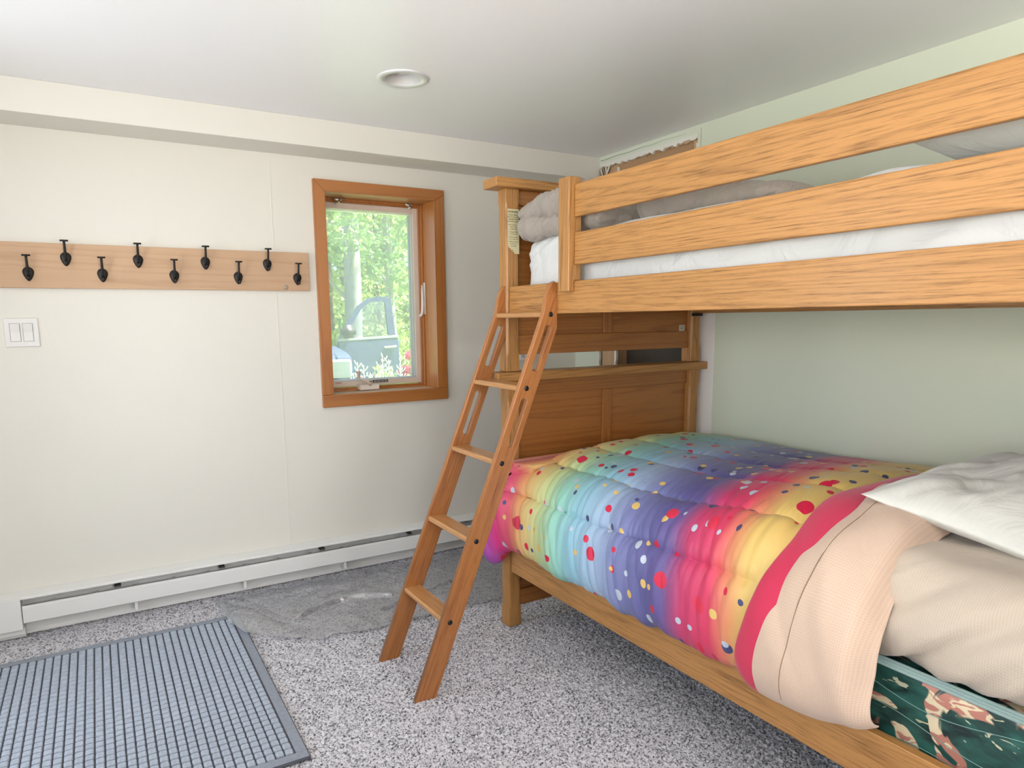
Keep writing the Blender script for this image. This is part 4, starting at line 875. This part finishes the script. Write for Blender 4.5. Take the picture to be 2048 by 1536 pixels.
# seen through the panes: slope (x-cx)/(y-cy) runs .31 (left) to .41 (right)
def at(slope, y): return CAM[0]+slope*(y-CAM[1])
TR = [(at(.346, 9.6), 9.6, .17, 7.5, 2.6, 1.5, 0, 'thick pale-barked tree just behind the parked pickup', 0, 3000, 11),
      (at(.306, 12.5), 12.5, .11, 8, .8, 2.0, 2, 'bluish-leaved tree left of the thick pale trunk', 1, 3600, 12),
      (at(.378, 13.0), 13.0, .06, 7, .5, 1.9, 1, 'slender yellow-green tree right of the thick pale trunk', 1, 3600, 13),
      (at(.402, 11.2), 11.2, .10, 7.5, 2.4, 1.6, 0, 'grey-barked tree near the right edge of the window pane', 0, 2600, 14),
      (at(.33, 17), 17, .14, 9, .4, 2.6, 1, 'bright leafy tree in the second row, behind the pickup', 1, 4600, 15),
      (at(.39, 17.5), 17.5, .14, 9, .4, 2.7, 0, 'leafy tree in the second row, above the pickup door', 1, 4600, 16),
      (at(.27, 14), 14, .14, 8, .5, 2.4, 0, 'leafy tree hidden mostly by the left window casing', 1, 3600, 17),
      (at(.45, 14.5), 14.5, .14, 8, .5, 2.4, 1, 'leafy tree hidden mostly by the right window casing', 1, 3600, 18),
      (at(.35, 23), 23, .2, 11, .2, 3.6, 2, 'farthest bluish tree closing the view', 1, 6000, 19),
      (at(.42, 23), 23, .2, 11, .2, 3.6, 0, 'farthest green tree closing the view on the right', 1, 6000, 20),
      (at(.28, 23), 23, .2, 11, .2, 3.6, 1, 'farthest yellow-green tree closing the view on the left', 1, 6000, 21)]
TR += [(9.5, 13.5, .15, 8.5, .5, 2.2, 0, 'broad green tree far to the right of the pickup', 1, 3600, 41), (14, 15, .15, 9, .5, 2.4, 1, 'yellow-green tree farthest right of the driveway', 1, 3600, 42),
       (11.5, 20, .2, 11, .3, 3.2, 2, 'tall bluish tree in the back row to the right', 1, 5000, 43), (-3.5, 15, .15, 9, .5, 2.4, 0, 'green tree far left beyond the driveway', 1, 3600, 44), (-2.0, 21, .2, 11, .3, 3.2, 1, 'yellow-green tree in the back row far to the left', 1, 5000, 45)]
for a in TR: tree(a[0], a[1], a[2], a[3], a[4], a[5], a[6], a[7], a[8], a[9], .085 if a[1] < 16 else .13, a[10])
def shrub(x, y, h_, r_, mat, label, seed, flowers=None, name='garden_shrub'):
    t_ = thing(name, label, 'shrub', (x, y, GZ)); rs = np.random.RandomState(seed); cs = [(x+rs.uniform(-r_, r_)*.7, y+rs.uniform(-r_, r_)*.7, GZ+rs.uniform(.15, h_-.12)) for k in range(14)]
    link('foliage', leaves(cs, [[r_*.42]]*14, 1500, .035, seed), mat, t_)
    bmb = bmesh.new()
    for c in cs: tube('', [(x, y, GZ), ((x+c[0])/2, (y+c[1])/2, (GZ+c[2])/2+.05), c], [.012, .008, .004], None, bm=bmb, n=5)
    link('stems', frombm(bmb), m_bark[1], t_)
    return t_
shrub(.235, 3.3, 1.10, .32, m_leaf[1], 'low yellow-green shrub just outside the window', 31)
sp_ = thing('silver_stalk_plant', 'pale silvery stalks of a plant at the bottom of the window view', 'plant', (-.10, 3.1, GZ)); m_silver = plain('silver_leaf', (.62, .66, .60), .8)
for k in range(11):
    x = -.30+.052*k; y = 3.1+.03*math.sin(k*2); top = .76+.09*math.sin(k*1.3)+.012*k; bmb = bmesh.new()
    tube('', [(x, y, GZ), (x+.01*math.sin(k), y, GZ+.5), (x+.02*math.sin(k*3), y, top)], [.007, .006, .004], None, bm=bmb, n=6)
    for q in range(12):
        zq = top-.03*q; s_ = 1 if q % 2 else -1; tube('', [(x+.012*math.sin(k*3), y, zq-.03), (x+s_*.024, y-.01, zq), (x+s_*.032, y-.012, zq+.022)], [.004, .007, .003], None, bm=bmb, n=5)
    link('stalk', frombm(bmb), m_silver, sp_, True)
pk = shrub(at(.4345, 5.6), 5.6, 1.16, .14, leafm('pink_petals', (.75, .05, .16), (.85, .16, .30)), 'bush of bright pink flowers at the right of the window view', 33, name='pink_flower_bush')

# pickup, front towards the house, driver's door open; local frame: -Y forward, body in x<0, origin on the ground below the hinge
tk = thing('pickup_truck', 'dark blue pickup truck parked outside with its door open', 'truck', (0, 0, 0))
m_body = plain('navy_paint', (.085, .115, .22), .25, .2); m_trim = plain('truck_black', (.03, .03, .035), .5); m_lamp = plain('lamp_clear', (.38, .40, .44), .1); m_tire = plain('tire', (.02, .02, .02), .9); m_int = plain('truck_interior', (.25, .25, .27), .7)
m_tglass = glassmat('truck_glass', tint=(.75, .82, .85), refl=.15)
def tp(name, prof, x0, x1, mat, par=tk, bev=.02): return prism(name, prof, 'x', x0, x1, mat, par, bev)
g = 0.0
hood = tp('hood', [(-1.55, .98), (-1.62, .86), (-.05, .86), (-.05, 1.16), (-.5, 1.13), (-1.3, 1.08)], -1.75, -.20, m_body)
for x0, x1 in ((-.20, 0), (-1.95, -1.75)):
    tp('fender', [(-1.60, .45), (-1.66, .80), (-1.56, 1.00), (-1.2, 1.05), (-.06, 1.10), (-.06, .42), (-.42, .42), (-.48, .68), (-.72, .86), (-1.0, .86), (-1.22, .66), (-1.28, .42)], x0, x1, m_body, bev=.015)
tp('front_grille', [(-1.68, .56), (-1.70, .96), (-1.62, .98), (-1.60, .56)], -1.55, -.40, m_trim)
for k in range(4): box('grille_bar', -1.53, -.42, -1.725, -1.69, .62+.09*k, .655+.09*k, m_chrome, tk, .006)
for x0 in (-.39, -1.93): box('headlamp', x0, x0+.37, -1.71, -1.60, .72, .97, m_lamp, tk, .03, 3)
tp('front_bumper', [(-1.86, .34), (-1.86, .54), (-1.66, .56), (-1.66, .34)], -1.97, .02, m_chrome, bev=.03)
tp('cab_floor', [(-.05, .42), (-.05, .52), (2.1, .52), (2.1, .42)], -1.93, -.02, m_body)
tp('firewall', [(-.06, .5), (-.06, 1.13), (.02, 1.15), (.05, .5)], -1.9, -.05, m_body)
tp('roof', [(.72, 1.84), (.78, 1.89), (1.9, 1.89), (2.05, 1.83), (1.9, 1.80), (.8, 1.80)], -1.75, -.20, m_body)
for x in (-.13, -1.80):
    xm = -.24 if x > -1 else -1.72
    tube('roof_pillar', [(x, .0, 1.12), ((x+xm)/2, .38, 1.50), (xm, .74, 1.84)], .035, m_body, tk, 8); tube('roof_pillar', [(x, 1.98, 1.10), (xm, 1.95, 1.83)], .04, m_body, tk, 8)
prism('windshield', [(-.02, 1.15), (.02, 1.15), (.76, 1.81), (.72, 1.83)], 'x', -1.76, -.20, m_tglass, tk)
box('seat', -1.7, -.25, 1.1, 1.35, .55, 1.25, m_int, tk, .05, 3); box('seat', -1.7, -.25, .75, 1.3, .52, .72, m_int, tk, .04, 3)
tp('rear_door_side', [(1.05, .45), (1.05, 1.10), (2.02, 1.10), (2.02, .45)], -.06, 0, m_body); tp('far_side', [(.0, .45), (.0, 1.10), (2.02, 1.10), (2.02, .45)], -1.95, -1.89, m_body)
for x0, x1 in ((-.10, 0), (-1.95, -1.85)): tp('cargo_side', [(2.08, .5), (2.08, 1.14), (3.9, 1.14), (3.9, .5)], x0, x1, m_body)
tp('cargo_floor', [(2.08, .5), (2.08, .62), (3.9, .62), (3.9, .5)], -1.85, -.10, m_body); box('tailgate', -1.85, -.10, 3.84, 3.9, .62, 1.12, m_body, tk, .01)
for x in (-.24, -1.94):
    for y in (-.87, 2.95):
        wh = lathe('wheel', [(.0, 0), (.22, .0), (.24, .02), (.36, .0), (.40, .03), (.40, .20), (.36, .23), (0, .22)], (x, y, .40), m_tire, tk, 36, 'x')
        lathe('wheel_hub', [(0, .235), (.10, .235), (.2, .225), (.23, .21)], (x, y, .40), m_chrome, wh, 24, 'x')
# open door: built in the x-z plane from the hinge outwards
ang = R(9.4); dl_ = bpy.data.objects.new('open_door', None)
dt = []
def dprism(name, pts, y0, y1, mat, par, bev=.01): 
    o = prism(name, pts, 'y', y0, y1, mat, par, bev); dt.append(o); return o
door = dprism('open_door', [(.04, .42), (.04, 1.17), (1.06, 1.21), (1.08, 1.12), (1.09, .48), (1.05, .42)], -.05, .05, m_body, tk, .02)
dprism('door_belt_trim', [(.05, 1.165), (1.065, 1.205), (1.07, 1.245), (.05, 1.20)], -.056, .03, m_lamp, door, .004)
wf = [(.06, 1.20), (.40, 1.72), (.56, 1.83), (.72, 1.865), (.90, 1.865), (.955, 1.83), (1.02, 1.25)]
wi = [(.16, 1.23), (.45, 1.67), (.58, 1.765), (.73, 1.795), (.83, 1.795), (.86, 1.77), (.90, 1.25)]
bm = bmesh.new(); A = [[bm.verts.new((p[0], y, p[1])) for p in L0] for y in (-.03, .03) for L0 in (wf, wi)]
for i in range(6):
    bm.faces.new((A[0][i], A[0][i+1], A[1][i+1], A[1][i])); bm.faces.new((A[2][i], A[3][i], A[3][i+1], A[2][i+1])); bm.faces.new((A[0][i], A[2][i], A[2][i+1], A[0][i+1])); bm.faces.new((A[1][i], A[1][i+1], A[3][i+1], A[3][i]))
fr_ = link('window_frame', frombm(bm), m_body, door)
dprism('door_glass', [(p[0], p[1]) for p in wi], -.004, .004, m_tglass, door, 0)
dprism('door_handle', [(.80, 1.035), (.80, 1.065), (1.01, 1.075), (1.01, 1.045)], -.09, -.05, m_chrome, door, .008)
bm = bmesh.new(); bxbm(bm, .06, .31, -.20, -.06, 1.21, 1.42); bmesh.ops.bevel(bm, geom=bm.edges[:], offset=.055, segments=3, affect='EDGES'); link('side_mirror', frombm(bm), m_trim, door, True)
for o in [door]: pass
door.matrix_local = Matrix.Rotation(ang, 4, 'Z')
tk.location = (.836, 7.3, GZ); tk.rotation_euler = (0, 0, R(-9.4))
